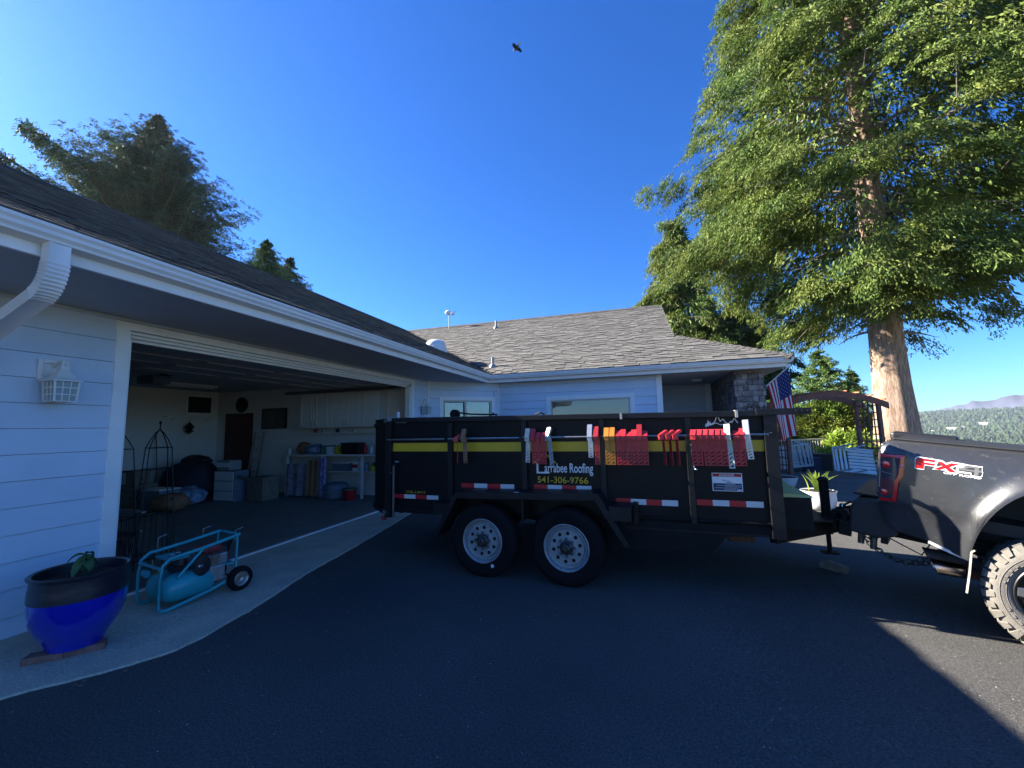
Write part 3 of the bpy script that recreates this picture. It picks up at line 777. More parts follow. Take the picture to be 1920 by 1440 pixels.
blob('cloth_bag', 'grey brown sack at the end of the workbench beside the blue bag', 'bag', (-7.98, 8.42, 1.016), .2, .14, .17, 'brown_bracket', 2, flat=1)
crate('toolbox', 'black toolbox standing on the workbench beside the yellow can', 'toolbox', (-6.72, 8.2, 1.016), (-6.25, 8.45, 1.26), 'black_plastic')
t = thing('yellow_can', 'yellow and black oil can on the workbench', 'can', (-6.87, 8.3, 1.016)); m = MB(world=t); m.box((-6.93, 8.24, 1.016), (-6.81, 8.36, 1.20)); m.build('body', 'yellow_plastic', t, bevel=.01)
m = MB(world=t); m.lathe([(.02, 0), (.02, .03), (.0, .035)], (-6.87, 8.3, 1.20), 10); m.build('cap', 'black_plastic', t)
crate('paint_tin_box', 'small white and blue carton on the workbench between the blue bag and the yellow can', 'carton', (-7.16, 8.22, 1.016), (-7.02, 8.38, 1.20), 'white_plastic', 'print_blue')
t = thing('lotion_bottle', 'small white bottle standing at the open end of the workbench', 'bottle', (-8.22, 8.2, 1.016)); m = MB(world=t); m.lathe([(.035, 0), (.038, .02), (.038, .12), (.015, .15), (.015, .17)], (-8.22, 8.2, 1.016), 12); m.build('body', 'white_plastic', t, smooth=True)
m = MB(world=t); m.lathe([(.018, .17), (.018, .20)], (-8.22, 8.2, 1.016), 10); m.build('cap', 'grey_blue', t)
crate('storage_bin', 'dark blue storage bin with pale lid on the bench shelf', 'storage bin', (-7.0, 8.25, .622), (-6.55, 8.5, .80), 'grey_blue', 'white_plastic')
t = thing('detergent_carton', 'white and red carton on the bench shelf beside the blue bin', 'carton', (-6.35, 8.3, .622)); m = MB(world=t); m.box((-6.42, 8.25, .622), (-6.28, 8.4, .86)); m.build('body', 'white_plastic', t); m = MB(world=t); m.box((-6.424, 8.246, .70), (-6.276, 8.25, .78)); m.build('band', 'red_plastic', t)
t = thing('red_bucket', 'red bucket with green lid on the floor at the bench end', 'bucket', (-6.25, 8.0, Z0)); m = MB(world=t); m.lathe([(.12, 0), (.15, .22)], (-6.25, 7.95, Z0), 18); m.build('body', 'red_plastic', t, smooth=True); m = MB(world=t); m.lathe([(.158, .22), (.158, .25), (0, .26)], (-6.25, 7.95, Z0), 18); m.build('lid', 'green_plastic', t)
# hanging patterned cloths under the bench
def drape(name, label, x0, x1, y, z0, z1, m_, seed):
    m = MB(); n = 18; k = 8; vs = []
    for j in range(k+1):
        for i in range(n+1):
            u = i/n; v = j/k; vs.append((x0+(x1-x0)*u, y-.03-.025*sin(u*14+seed)*(.4+v)-.02*v, z1+(z0-z1)*v))
    m.add(vs, [(j*(n+1)+i, j*(n+1)+i+1, (j+1)*(n+1)+i+1, (j+1)*(n+1)+i) for j in range(k) for i in range(n)]); o = m.build(name, m_, smooth='all'); tag(o, label, 'cloth', 'patterned cloths hanging under the workbench'); return o
drape('patterned_cloth', 'grey marbled cloth hanging under the open end of the workbench', -8.15, -7.55, 8.1, .06, .80, 'marble_cloth', 0)
drape('patterned_cloth', 'brown marbled cloth hanging between the grey and the lilac cloths', -7.53, -7.22, 8.09, .06, .88, 'brown_bracket', 2)
drape('patterned_cloth', 'lilac marbled cloth hanging under the workbench', -7.2, -6.98, 8.08, .05, .95, 'lilac_cloth', 4)
t = thing('plastic_tub', 'rounded grey plastic tub lying under the bench beside the lilac cloth', 'tub', (-6.72, 8.0, Z0))
m = MB(world=t); m.lathe([(.0, 0), (.24, .0), (.27, .03), (.27, .30), (.22, .34), (0, .345)], (-6.75, 8.1, Z0), 20); m.build('body', 'grey_blue', t, smooth=True); m = MB(world=t); m.tube([(-6.75+.275*cos(a), 8.1+.275*sin(a), Z0+.16) for a in [k*.3 for k in range(21)]], .008, 5, closed=True); m.build('rim', 'grey_metal', t)
# TV, clock, door on the side wall
t = thing('television', 'black flat television on the garage side wall left of the cabinets'.replace(' left of', ' next to'), 'television', (-9.15, 8.6, 1.68)); m = MB(world=t); m.box((-9.55, 8.55, 1.66), (-8.75, 8.61, 2.20)); m.build('bezel', 'black_plastic', t, bevel=.006); m = MB(world=t); m.box((-9.52, 8.546, 1.69), (-8.78, 8.549, 2.17)); m.build('screen', 'glass_dark', t)
t = thing('wall_clock', 'round dark wall clock high on the garage side wall', 'clock', (-10.3, 8.6, 2.3)); m = MB(world=t); m.lathe([(.20, 0), (.21, -.03), (.18, -.035)], (-10.3, 8.615, 2.33), 24, ax='Y'); m.build('rim', 'black_plastic', t, smooth=True); m = MB(world=t); m.lathe([(.178, -.02), (.0, -.021)], (-10.3, 8.61, 2.33), 24, ax='Y'); m.build('dial', 'grey_blue', t)
m = MB(world=t); m.bar((-10.3, 8.585, 2.33), (-10.3, 8.585, 2.46), .01, .004); m.bar((-10.3, 8.585, 2.33), (-10.2, 8.585, 2.36), .012, .004); m.build('hand', 'black_plastic', t)
m = hb(); m.box((-10.85, 8.585, Z0), (-9.9, 8.618, 2.1)); dr = m.build('house_door', 'reddoor', H, label='dark red door in the garage side wall')
for x0 in (-10.75, -10.33):
    for z0, z1 in ((.25, .95), (1.1, 1.95)):
        m = hb(); m.box((x0, 8.575, z0), (x0+.33, 8.585, z1)); m.build('panel', 'reddoor', dr)
# back wall: window, shelf, hanging ornament
m = hb(); m.box((-11.2, 7.75, 2.08), (-11.17, 8.45, 2.6)); gw = m.build('window', 'trim', H, label='small dark window high on the garage back wall')
m = hb(); m.box((-11.17, 7.8, 2.13), (-11.165, 8.4, 2.55)); m.build('pane', 'glass_dark', gw)
t = thing('wall_shelf', 'narrow white shelf under the small window on the garage back wall', 'shelf', (-11.1, 7.9, 2.0)); m = MB(world=t); m.box((-11.2, 7.2, 2.0), (-10.98, 8.55, 2.03)); m.build('board', 'trim', t)
for y in (7.4, 8.3):
    m = MB(world=t); m.prism([(-11.2, 1.85), (-11.17, 1.85), (-11.0, 1.99), (-11.0, 2.0), (-11.2, 2.0)], y, y+.02, ax=1); m.build('bracket', 'trim', t)
t = thing('hanging_lantern', 'small dark iron ornament hanging under the wall shelf', 'ornament', (-11.05, 7.75, 1.7)); m = MB(world=t); m.tube([(-11.05, 7.78, 2.0), (-11.05, 7.78, 1.86)], .004, 5); m.build('hook', 'black_plastic', t)
m = MB(world=t); m.lathe([(.01, .2), (.05, .15), (.11, .07), (.06, .0), (.1, -.03), (.02, -.1)], (-11.05, 7.78, 1.68), 8); m.build('body', 'black_plastic', t)
m = MB(); m.box((-11.19, 5.0, .3), (-11.16, 7.55, 2.3)); o = m.build('wall_panel', 'white_plastic'); tag(o, 'large plain white panel on the garage back wall behind the wire towers', 'panel')
# clutter
blob('dust_sheet', 'dark sheet heaped over a low pile near the garage back wall', 'sheet', (-10.2, 7.3, Z0), .75, .5, .52, 'dark_cloth', 5, flat=1)
blob('work_bag', 'dark grey bag lying on top of the heaped sheet', 'bag', (-10.15, 7.35, .86), .4, .22, .12, 'black_plastic', 9, flat=1)
blob('blue_tarp', 'crumpled blue tarp in front of the heaped sheet', 'tarp', (-9.6, 6.75, Z0), .42, .35, .22, 'blue_cloth', 15, flat=1)
blob('brown_blanket', 'brown blanket folded over beside the crumpled tarp', 'blanket', (-9.2, 6.2, Z0), .38, .3, .20, 'brown_bracket', 18, flat=1)
crate('storage_bin', 'grey storage bin with white lid standing behind the blue tarp', 'storage bin', (-10.0, 6.1, Z0), (-9.4, 6.5, .42), 'grey_blue', 'white_plastic')
crate('moving_box', 'brown moving box on the garage floor before the white wall panel', 'box', (-10.75, 6.2, Z0), (-10.3, 6.65, .48), 'wood_block')
crate('moving_box', 'smaller brown box stacked on the moving box by the white wall panel', 'box', (-10.7, 6.25, .506), (-10.38, 6.55, .78), 'wood_block')
t = thing('broom', 'long broom leaning against the garage back wall', 'broom', (-11.0, 7.05, Z0)); m = MB(world=t); m.tube([(-10.85, 7.0, .2), (-11.14, 7.08, 1.55)], .013, 6); m.build('handle', 'wood_block', t); m = MB(world=t); m.bar((-10.86, 6.82, .12), (-10.86, 7.18, .12), .06, .20); m.build('bristles', 'dull_red', t)
t = thing('step_ladder', 'folded aluminium step ladder leaning on the side wall beside the red door', 'ladder', (-9.65, 8.5, Z0))
for x in (-9.78, -9.48):
    m = MB(world=t); m.bar((x, 8.35, Z0), (x+.03, 8.57, 1.6), .05, .025); m.build('rail', 'steel', t)
for k in range(5):
    z = .3+.28*k; m = MB(world=t); m.bar((-9.76, 8.36+.2*(z/1.6), z), (-9.49, 8.36+.2*(z/1.6), z), .07, .02); m.build('step', 'steel', t)
def bottle(x, y, z, r, h, col, capc, label, nm='bottle'):
    t = thing(nm, label, nm, (x, y, z)); m = MB(world=t); m.lathe([(r*.95, 0), (r, .01), (r, h*.7), (r*.4, h*.85), (r*.4, h*.92)], (x, y, z), 14); m.build('body', col, t, smooth=True); m = MB(world=t); m.lathe([(r*.48, h*.92), (r*.48, h)], (x, y, z), 10); m.build('cap', capc, t)
bottle(-6.12, 8.3, 1.016, .05, .26, 'red_plastic', 'black_plastic', 'red spray bottle beside the black toolbox')
bottle(-5.98, 8.35, 1.016, .045, .22, 'white_plastic', 'print_blue', 'white bottle with blue cap beside the red spray bottle')
bottle(-7.28, 8.25, 1.016, .05, .24, 'green_plastic', 'white_plastic', 'green bottle between the blue bag and the small carton')
bottle(-6.08, 8.3, .622, .06, .22, 'blue_cloth', 'white_plastic', 'pale blue bottle on the bench shelf next to the red and white carton')
bottle(-5.9, 8.3, .622, .07, .18, 'yellow_plastic', 'black_plastic', 'squat yellow tin at the end of the bench shelf', 'tin')
for k, (x, c_, lab) in enumerate(((-7.75, 'red_plastic', 'red tin on the narrow shelf under the cabinets'), (-7.5, 'grey_metal', 'grey tin on the narrow shelf under the cabinets'), (-7.1, 'print_blue', 'blue tin on the narrow shelf under the cabinets'), (-6.6, 'cream_bracket', 'cream tin on the narrow shelf under the cabinets'))):
    t = thing('tin', lab, 'tin', (x, 8.53, 1.531)); m = MB(world=t); m.lathe([(.045, 0), (.045, .09), (.0, .09)], (x, 8.53, 1.531), 12); m.build('body', c_, t, smooth=True)
t = thing('printer', 'light grey printer on a small white cabinet in the garage', 'printer', (-9.1, 7.35, Z0)); m = MB(world=t); m.box((-9.3, 7.2, .72), (-8.9, 7.5, .95)); m.build('body', 'grey_metal', t, bevel=.02); m = MB(world=t); m.box((-9.28, 7.19, .80), (-8.92, 7.2, .90)); m.build('tray', 'white_plastic', t)
t = thing('drawer_unit', 'small white drawer unit under the printer', 'drawers', (-9.1, 7.35, Z0)); m = MB(world=t); m.box((-9.35, 7.2, Z0), (-8.75, 7.55, .715)); m.build('carcass', 'grey_blue', t)
for k in range(3):
    m = MB(world=t); m.box((-9.33, 7.185, .06+k*.22), (-8.77, 7.2, .26+k*.22)); m.build('drawer', 'cabinet', t)
t = thing('cardboard_box', 'brown cardboard box beside the drawer unit', 'box', (-8.3, 7.6, Z0)); m = MB(world=t); m.box((-8.6, 7.4, Z0), (-8.15, 7.85, .55)); m.build('body', 'wood_block', t); m = MB(world=t); m.bar((-8.6, 7.4, .55), (-8.7, 7.3, .62), .4, .006); m.build('flap', 'wood_block', t)
t = thing('red_tool_chest', 'low dark red chest on the garage floor by the back wall', 'chest', (-10.2, 6.9, Z0)); m = MB(world=t); m.box((-10.7, 7.95, Z0), (-10.0, 8.4, .62)); m.build('body', 'reddoor', t, bevel=.01)
for k in range(3):
    m = MB(world=t); m.box((-10.68, 7.935, .08+k*.18), (-10.02, 7.95, .24+k*.18)); m.build('drawer', 'dull_red', t)
# ceiling gear
t = thing('door_opener', 'garage door opener rail and motor box under the ceiling', 'door opener', (-8, 5.3, 2.6)); m = MB(world=t); m.bar((-5.0, 5.35, 2.66), (-8.4, 5.35, 2.66), .04, .04); m.build('rail', 'dull_steel', t); m = MB(world=t); m.box((-8.8, 5.2, 2.50), (-8.35, 5.5, 2.66)); m.build('motor', 'grey_blue', t, bevel=.015)
t = thing('ceiling_lamp', 'fluorescent batten on the garage ceiling', 'ceiling lamp', (-9.6, 7.0, 2.6)); m = MB(world=t); m.box((-9.8, 6.2, 2.66), (-9.65, 7.4, 2.71)); m.build('batten', 'white_plastic', t); m = MB(world=t); m.tube([(-9.72, 6.25, 2.64), (-9.72, 7.35, 2.64)], .018, 8); m.build('tube', 'white_plastic', t)
# wire obelisks
def obelisk(c, hgt, label, rot=.5, wd=.22):
    t = thing('wire_obelisk', label, 'plant tower', (c[0], c[1], Z0), group='wire plant towers standing in the garage')
    def rr(z): f = z/hgt; return wd*(1-.42*f/.86) if f < .86 else wd*.58*max(0, 1-(f-.86)/.14)**.7
    for k in range(4):
        a = rot+k*pi/2; m = MB(world=t); m.tube([(c[0]+rr(z)*cos(a), c[1]+rr(z)*sin(a), Z0+z) for z in [hgt*q for q in (0, .3, .6, .86, .92, .97, 1)]], .0065, 5); m.build('upright', 'black_edge', t)
    for k in range(4):
        a, b2 = rot+k*pi/2, rot+(k+1)*pi/2
        m = MB(world=t)
        for u in (.33, .67):
            P = [Vector((c[0]+rr(z)*(cos(a)*(1-u)+cos(b2)*u), c[1]+rr(z)*(sin(a)*(1-u)+sin(b2)*u), Z0+z)) for z in (0, hgt*.37)]; m.tube(P, .004, 4)
        m.build('spindle', 'black_edge', t)
    for f in (.06, .37, .70, .86):
        z = hgt*f; m = MB(world=t); pts = [(c[0]+rr(z)*cos(rot+k*pi/2), c[1]+rr(z)*sin(rot+k*pi/2), Z0+z) for k in range(4)]
        for k in range(4): m.tube([pts[k], pts[(k+1) % 4]], .005, 4)
        m.build('hoop', 'black_edge', t)
    for sgn in (0, 2):
        a = rot+sgn*pi/2; m = MB(world=t)
        for q in range(5): 
            z = hgt*(.47+.04*q); m.lathe([(.0, -.012), (.018, 0), (0, .012)], (c[0]+rr(z)*cos(a)*.93, c[1]+rr(z)*sin(a)*.93, Z0+z), 7)
        m.build('ornament', 'black_edge', t)
    m = MB(world=t); m.tube([(c[0], c[1], Z0+hgt*.99), (c[0], c[1], Z0+hgt*1.05)], .008, 6); m.lathe([(0, -.02), (.018, 0), (0, .03)], (c[0], c[1], Z0+hgt*1.05), 8); m.build('finial', 'black_edge', t)
obelisk((-5.65, 3.63), 1.60, 'complete black wire plant tower standing free in the garage opening', rot=.4, wd=.26)
obelisk((-5.7, 3.22), 1.60, 'black wire plant tower half hidden behind the white garage door trim', rot=.9, wd=.26)
# black chair / mower shape by the jamb
t = thing('folding_chair', 'black camping chair with grey arms just inside the garage opening', 'chair', (-5.9, 3.15, Z0))
m = MB(world=t); m.add([(-6.1, 2.95, .45), (-5.6, 2.95, .42), (-5.6, 3.45, .42), (-6.1, 3.45, .45)], [(0, 1, 2, 3)]); m.build('seat', 'black_plastic', t)
m = MB(world=t); m.add([(-6.12, 2.95, .45), (-6.12, 3.45, .45), (-6.34, 3.42, 1.02), (-6.34, 2.98, 1.02)], [(0, 1, 2, 3)]); m.build('backrest', 'black_plastic', t)
for (x, y, x2, y2) in ((-6.15, 2.93, -5.6, 2.93), (-6.15, 3.47, -5.6, 3.47)):
    m = MB(world=t); m.tube([(x, y, Z0), (x2, y2, .45)], .013, 6); m.build('leg', 'grey_metal', t); m = MB(world=t); m.tube([(x2, y, Z0), (x, y2, .45), (x-.22, y2, 1.02)], .013, 6); m.build('leg', 'grey_metal', t)
    m = MB(world=t); m.bar((x-.05, y, .68), (x2+.02, y, .66), .05, .02); m.build('armrest', 'grey_metal', t)
blob('garbage_sack', 'black rubbish sack on the garage floor behind the blue pot', 'sack', (-5.3, 2.95, Z0), .22, .2, .26, 'black_plastic', 12, flat=1)

# ------------------------------------------------------------------ blue pot
t = thing('glazed_pot', 'large glossy cobalt blue planter with dark upper band standing on two bricks', 'planter', (-4.0, 2.10, .065))
PC = (-3.985, 2.10, .066)
prof = [(.0, 0), (.150, 0), (.158, .012), (.160, .035), (.190, .085), (.228, .15), (.252, .22), (.262, .29), (.264, .35)]
m = MB(world=t); m.lathe(prof, PC, 48); m.build('body', 'pot_blue', t, smooth=True)
prof = [(.264, .35), (.264, .42), (.258, .475), (.262, .495), (.274, .505), (.276, .518), (.262, .526), (.246, .518), (.24, .45)]
m = MB(world=t); m.lathe(prof, PC, 48, cap=False); m.build('upper_band', 'pot_dark', t, smooth=True)
m = MB(world=t); m.lathe([(.25, .455), (0, .468)], PC, 32); m.build('soil', 'soil', t)
for k, (x, y, a) in enumerate(((-4.06, 1.99, .45), (-3.93, 2.14, .62))):
    m = MB(); m.box((-.05, -.105, 0), (.05, .105, .062)); o = m.build('paving_brick', 'terracotta', bevel=.004); o.location = (x+.045, y-.03, .004); o.rotation_euler = (0, 0, a-1.3)
    tag(o, ('pinkish brick under the wall side of the blue planter', 'pinkish brick under the drive side of the blue planter')[k], 'brick', 'bricks carrying the blue planter')
t = thing('potted_plant', 'young green plant with broad drooping leaves growing in the blue planter', 'plant', (-3.97, 2.11, .57))
m = MB(world=t); m.tube([(-3.97, 2.11, .52), (-3.965, 2.11, .61), (-3.97, 2.10, .69)], [.008, .007, .005], 6); m.build('stem', 'leaf_big', t)
for k in range(15):
    a = k*2.4; el = random.uniform(-.2, .9); L_ = random.uniform(.06, .115); wd = L_*.30; z0 = .64+.06*random.random(); m = MB(world=t); vs = []; o = Vector((-3.97, 2.105, z0)); d = Vector((cos(a), sin(a), 0)); s = Vector((-sin(a), cos(a), 0)); NN = 5
    for j in range(NN+1):
        u = j/NN; c = o+d*L_*u+Vector((0, 0, el*L_*u-1.25*L_*u*u)); ww = wd*sin(pi*min(u*.92+.08, 1))**.7
        vs += [c-s*ww, c+Vector((0, 0, -.012)), c+s*ww]
    m.add(vs, [(3*j+q, 3*j+3+q, 3*j+4+q, 3*j+1+q) for j in range(NN) for q in (0, 1)]); m.build('leaf', 'leaf_big', t, smooth='all')

# ------------------------------------------------------------------ wheeled air compressor
t = thing('air_compressor', 'teal wheelbarrow air compressor with twin tanks and petrol engine on the concrete apron', 'air compressor', matrix=Matrix.Translation((-4.14, 3.02, .018)) @ Matrix.Rotation(radians(78), 4, 'Z') @ Matrix.Scale(.90, 4))
CUR_T[0] = Matrix.Diagonal((.74, 1, 1.06, 1))
TL, TW = .98, .50      # local: x along (front 0 .. rear), y across
def loc(m): return m
F_ = [(-.50, -.23, .04), (-.52, -.23, .10), (-.50, -.23, .40), (-.40, -.23, .50), (.45, -.21, .56), (.50, -.2, .57)]
for sy in (-1, 1):
    m = MB(); m.tube([(-.50, sy*.23, .05), (-.505, sy*.23, .30), (-.48, sy*.23, .42), (-.40, sy*.225, .47), (.0, sy*.22, .50), (.48, sy*.20, .55)], .017, 8); m.build('frame_rail', 'teal', t, smooth=True)
    m = MB(); m.tube([(-.50, sy*.23, .05), (-.46, sy*.23, .022), (-.38, sy*.23, .022), (.10, sy*.23, .08), (.42, sy*.22, .14), (.44, sy*.21, .30), (.45, sy*.2, .54)], .016, 8); m.build('frame_rail', 'teal', t, smooth=True)
for p, q in (((-.50, -.23, .40), (-.50, .23, .40)), ((-.0, -.22, .50), (-.30, -.22, .28)), ((.48, -.2, .55), (.48, .2, .55))):
    m = MB(); m.tube([p, q], .015, 8); m.build('cross_tube', 'teal', t, smooth=True)
for sy in (-.125, .125):
    m = MB(); R_ = .128; pr = [(.0, -.40), (.045, -.395), (.085, -.37), (.113, -.32), (R_, -.25), (R_, .16), (.09, .21), (.05, .235), (0, .24)]
    m.lathe(pr, (-.05, sy*1.0, .175), 26, ax='X'); m.build('tank', 'teal', t, smooth='all')
m = MB(); m.box((-.30, -.20, .27), (.42, .20, .285)); m.build('platform', 'teal', t)
# pump + engine
m = MB(); m.box((-.25, -.10, .285), (-.08, .10, .35)); m.lathe([(.07, .35), (.07, .44), (.05, .46), (0, .46)], (-.165, 0, 0), 16); m.build('pump', 'black_plastic', t, smooth=True)
m = MB()
for k in range(6): m.lathe([(.085, .355+.016*k), (.085, .362+.016*k)], (-.165, 0, 0), 16)
m.build('cooling_fins', 'dull_steel', t)
m = MB(); m.box((.08, -.19, .285), (.34, .14, .40)); en = m.build('engine', 'engine', t, bevel=.015)
m = MB(); m.box((.10, -.215, .16), (.26, -.185, .285)); m.box((.08, -.235, .15), (.28, -.215, .30)); m.build('engine_cover', 'engine', t, bevel=.02)
m = MB(); m.box((.06, -.12, .40), (.32, .12, .475)); m.build('fuel_tank', 'dull_red', t, bevel=.03)
m = MB()
for k in range(6): m.box((.10, -.225, .305+.018*k), (.22, -.19, .313+.018*k))
m.build('cylinder_fins', 'steel', t)
m = MB(); m.lathe([(.09, -.20), (.1, -.215), (.1, -.235), (.03, -.24)], (-.02, 0, .34), 20, ax='Y'); m.build('belt_guard', 'black_plastic', t, smooth=True)
m = MB(); m.box((-.07, -.24, .33), (-.015, -.225, .35)); m.build('badge', 'white_plastic', t)
m = MB(); m.box((-.38, -.17, .435), (-.14, .13, .45)); cp = m.build('gauge_panel', 'teal', t)
for x, y in ((-.30, -.09), (-.21, -.05)):
    m = MB(); m.lathe([(.034, .0), (.036, .02), (.03, .024)], (x, y, .45), 16); m.build('gauge', 'dull_steel', cp, smooth=True); m = MB(); m.lathe([(.029, .0), (0, .001)], (x, y, .4745), 16); m.build('gauge_face', 'white_plastic', cp)
m = MB(); m.tube([(-.42, .1, .42), (-.46, .0, .36), (-.47, -.08, .33), (-.46, -.14, .36)], .012, 7); m.build('hose_valve', 'brass', t, smooth=True)
m = MB(); m.lathe([(.03, -.05), (.035, -.03), (.035, .03), (.03, .05)], (-.52, .04, .33), 12, ax='Y'); m.build('regulator', 'teal', t)
for (x, y, s) in ((-.30, .24, 1), (.25, .22, 1), (.42, -.2, 1)):
    m = MB(); m.tube([(x, y, .50), (x, y, .60), (x+.10, y, .615)], .005, 6); m.build('hook', 'steel', t)
CUR_T[0] = Matrix.Translation((-.12, 0, 0))
for sy in (-1, 1):
    m = MB(); m.lathe([(.075, -.035), (.10, -.038), (.122, -.03), (.128, 0), (.122, .03), (.10, .038), (.075, .035)], (.46, sy*.27, .128), 26, ax='Y', cap=False); wh = m.build('wheel', 'rubber', t, smooth=True)
    m = MB(); m.lathe([(.0, sy*.012), (.03, sy*.02), (.035, sy*.01), (.06, sy*.008), (.074, sy*.03), (.078, sy*.034), (.078, -sy*.03)], (.46, sy*.27, .128), 24, ax='Y'); m.build('rim', 'steel', wh, smooth=True)
m = MB(); m.tube([(.46, -.26, .128), (.46, .26, .128)], .012, 8); m.build('axle', 'dull_steel', t)
m = MB()
for k in range(3):
    m.tube([(.38, -.12+.05*k, .47), (.45, -.1+.05*k, .52), (.44, -.05, .40), (.36, -.1, .36)], .009, 6)
m.build('hose', 'black_plastic', t, smooth=True)
CUR_T[0] = None
# ------------------------------------------------------------------ dump trailer (u along, v away from the viewer side, z up)
T = thing('dump_trailer', 'black tandem-axle dump trailer with yellow stripe and roofing lettering parked before the garage', 'trailer', (-1.179, 4.156, 0), radians(-4.213))
def tb(name, m_, *boxes, bevel=.004, parent=None, **k):
    m = MB()
    for a, b_ in boxes: m.box(a, b_)
    return m.build(name, m_, parent or T, bevel=bevel, **k)
U0, U1, VB, WID = -1.84, 2.33, .26, 2.08   # box ends, panel face, box width
def rz_(u): return 1.705+(1.655-1.705)*(u-U0)/(U1-U0)   # top of the rail
# near side panel, split in bays between posts
posts = [(-.985, -.925), (-.065, -.005), (.785, .84), (1.602, 1.655)]
tb('side_panel', 'black_paint', ((U0, VB, .62), (U1, VB+.012, 1.64)), bevel=0)
tb('side_panel', 'black_worn', ((U0, VB+WID, .62), (U1, VB+WID+.012, 1.64)), bevel=0)
tb('front_panel', 'black_paint', ((U1-.03, VB+.012, .62), (U1, VB+WID, 1.62)), bevel=0)
tb('box_floor', 'black_worn', ((U0, VB+.012, .60), (U1-.03, VB+WID, .64)), bevel=0)
for a, b_ in posts: tb('post', 'black_edge', ((a, VB-.045, .62), (b_, VB, 1.62)))
for a, b_ in posts: tb('post', 'black_edge', ((a, VB+WID+.012, .62), (b_, VB+WID+.06, 1.62)))
tb('corner_post', 'black_edge', ((U0-.03, VB-.05, .49), (U0+.055, VB+.04, 1.70)))
tb('corner_post', 'black_edge', ((U0-.03, VB+WID-.04, .49), (U0+.055, VB+WID+.05, 1.70)))
tb('corner_post', 'black_edge', ((2.255, VB-.055, .53), (2.36, VB+.04, 1.64)))
tb('corner_post', 'black_edge', ((2.255, VB+WID-.04, .53), (2.36, VB+WID+.055, 1.64)))
def rail(v0, v1, name='top_rail'):
    m = MB(); a, b_ = U0-.03, 2.36
    m.add([(a, v0, rz_(a)-.055), (b_, v0, rz_(b_)-.055), (b_, v1, rz_(b_)-.055), (a, v1, rz_(a)-.055), (a, v0, rz_(a)), (b_, v0, rz_(b_)), (b_, v1, rz_(b_)), (a, v1, rz_(a))], [(3,2,1,0),(4,5,6,7),(0,1,5,4),(1,2,6,5),(2,3,7,6),(3,0,4,7)])
    m.build(name, 'black_edge', T, bevel=.005)
rail(VB-.058, VB+.03); rail(VB+WID-.03, VB+WID+.058)
tb('top_rail', 'black_edge', ((2.28, VB+.03, 1.60), (2.36, VB+WID-.03, 1.655)))
# tarp frame overhang at the front, sleeves on the rail
m = MB(); m.box((2.20, VB-.075, 1.612), (2.62, VB-.059, 1.668)); 
for u in (2.50, 2.545, 2.585): m.box((u, VB-.09, 1.635), (u+.02, VB-.075, 1.65))
m.box((2.36, VB-.058, 1.612), (2.60, VB+.04, 1.668)); m.build('tarp_bracket', 'black_edge', T, bevel=.004)
for u in (1.005, 2.035):
    tb('rail_clip', 'cream_bracket', ((u, VB-.068, rz_(u)-.06), (u+.022, VB-.0585, rz_(u)+.006)), ((u, VB-.068, rz_(u)+.0005), (u+.022, VB+.02, rz_(u)+.007)), bevel=0)
tb('post_cap', 'grey_metal', ((U0-.034, VB-.055, 1.70), (U0+.06, VB+.045, 1.72)), ((U0+.01, VB-.064, 1.665), (U0+.07, VB-.058, 1.722)), bevel=.002)
# tarp roller reel and its arm
m = MB(); m.lathe([(.02, -.03), (.055, -.03), (.055, .03), (.02, .03)], (-.96, VB+.1, 1.73), 22, ax='Y'); m.lathe([(.028, -.036), (.028, .036)], (-.96, VB+.1, 1.73), 14, ax='Y'); m.build('tarp_reel', 'rubber', T, smooth=True)
m = MB(); m.tube([(-.93, VB+.1, 1.75), (-.75, VB+.1, 1.722), (-.40, VB+.1, 1.705)], .011, 6); m.tube([(-.5, VB+.12, 1.70), (-.45, VB+.12, 1.725)], .012, 6); m.tube([(.06, VB+.1, 1.69), (.12, VB+.1, 1.715), (.17, VB+.1, 1.69)], .01, 6); m.build('tarp_arm', 'black_edge', T)
tb('rail_lamp', 'white_plastic', ((-2.0, VB+.35, 1.70), (-1.97, VB+.38, 1.80)), bevel=.004)
# recessed handle outline on the first bay
m = MB(); m.tube([(-1.62, VB-.006, 1.56), (-1.22, VB-.006, 1.56), (-1.18, VB-.006, 1.53), (-1.18, VB-.006, 1.47)], .006, 5); m.build('step_rod', 'black_worn', T)
# hanging bar for the brackets
BV, BZ = VB-.12, 1.440
m = MB(); m.tube([(U0+.05, BV, BZ-.003), (2.29, BV, BZ+.004), (2.305, BV+.05, BZ+.01)], .010, 8); m.build('hanging_bar', 'steel', T, smooth=True)
for a, b_ in posts: tb('bar_holder', 'black_edge', ((a+.01, BV-.014, BZ-.012), (b_-.01, VB-.045, BZ+.012)), bevel=0)
for u in (U0+.02, 2.28): tb('bar_holder', 'black_edge', ((u, BV-.014, BZ-.014), (u+.025, VB-.02, BZ+.014)), bevel=0)
# yellow stripe in bays
for a, b_ in ((U0+.056, -.986), (-.924, -.066), (-.004, .784), (.841, 1.601), (1.656, 2.254)):
    tb('yellow_stripe', 'yellow', ((a, VB-.0025, 1.288), (b_, VB-.0005, 1.390)), bevel=0)
# reflective tape: red and white segments
def tape(u0, u1, z0, z1, n=4, v=VB-.0015, start=0, zs=0):
    m = MB(); st = (u1-u0)/n
    for k in range(n):
        m.cur = (k+start) % 2; a = u0+st*k; b_ = a+st
        m.box((a, v, z0+zs*k), (b_, v+.001, z1+zs*k))
    m.build('reflective_tape', ['tape_red', 'tape_white'], T)
tape(-1.775, -1.135, .722, .770); tape(-.825, -.172, .876, .926); tape(.056, .678, .884, .934); tape(.92, 1.50, .768, .822); tape(1.664, 2.212, .788, .841)
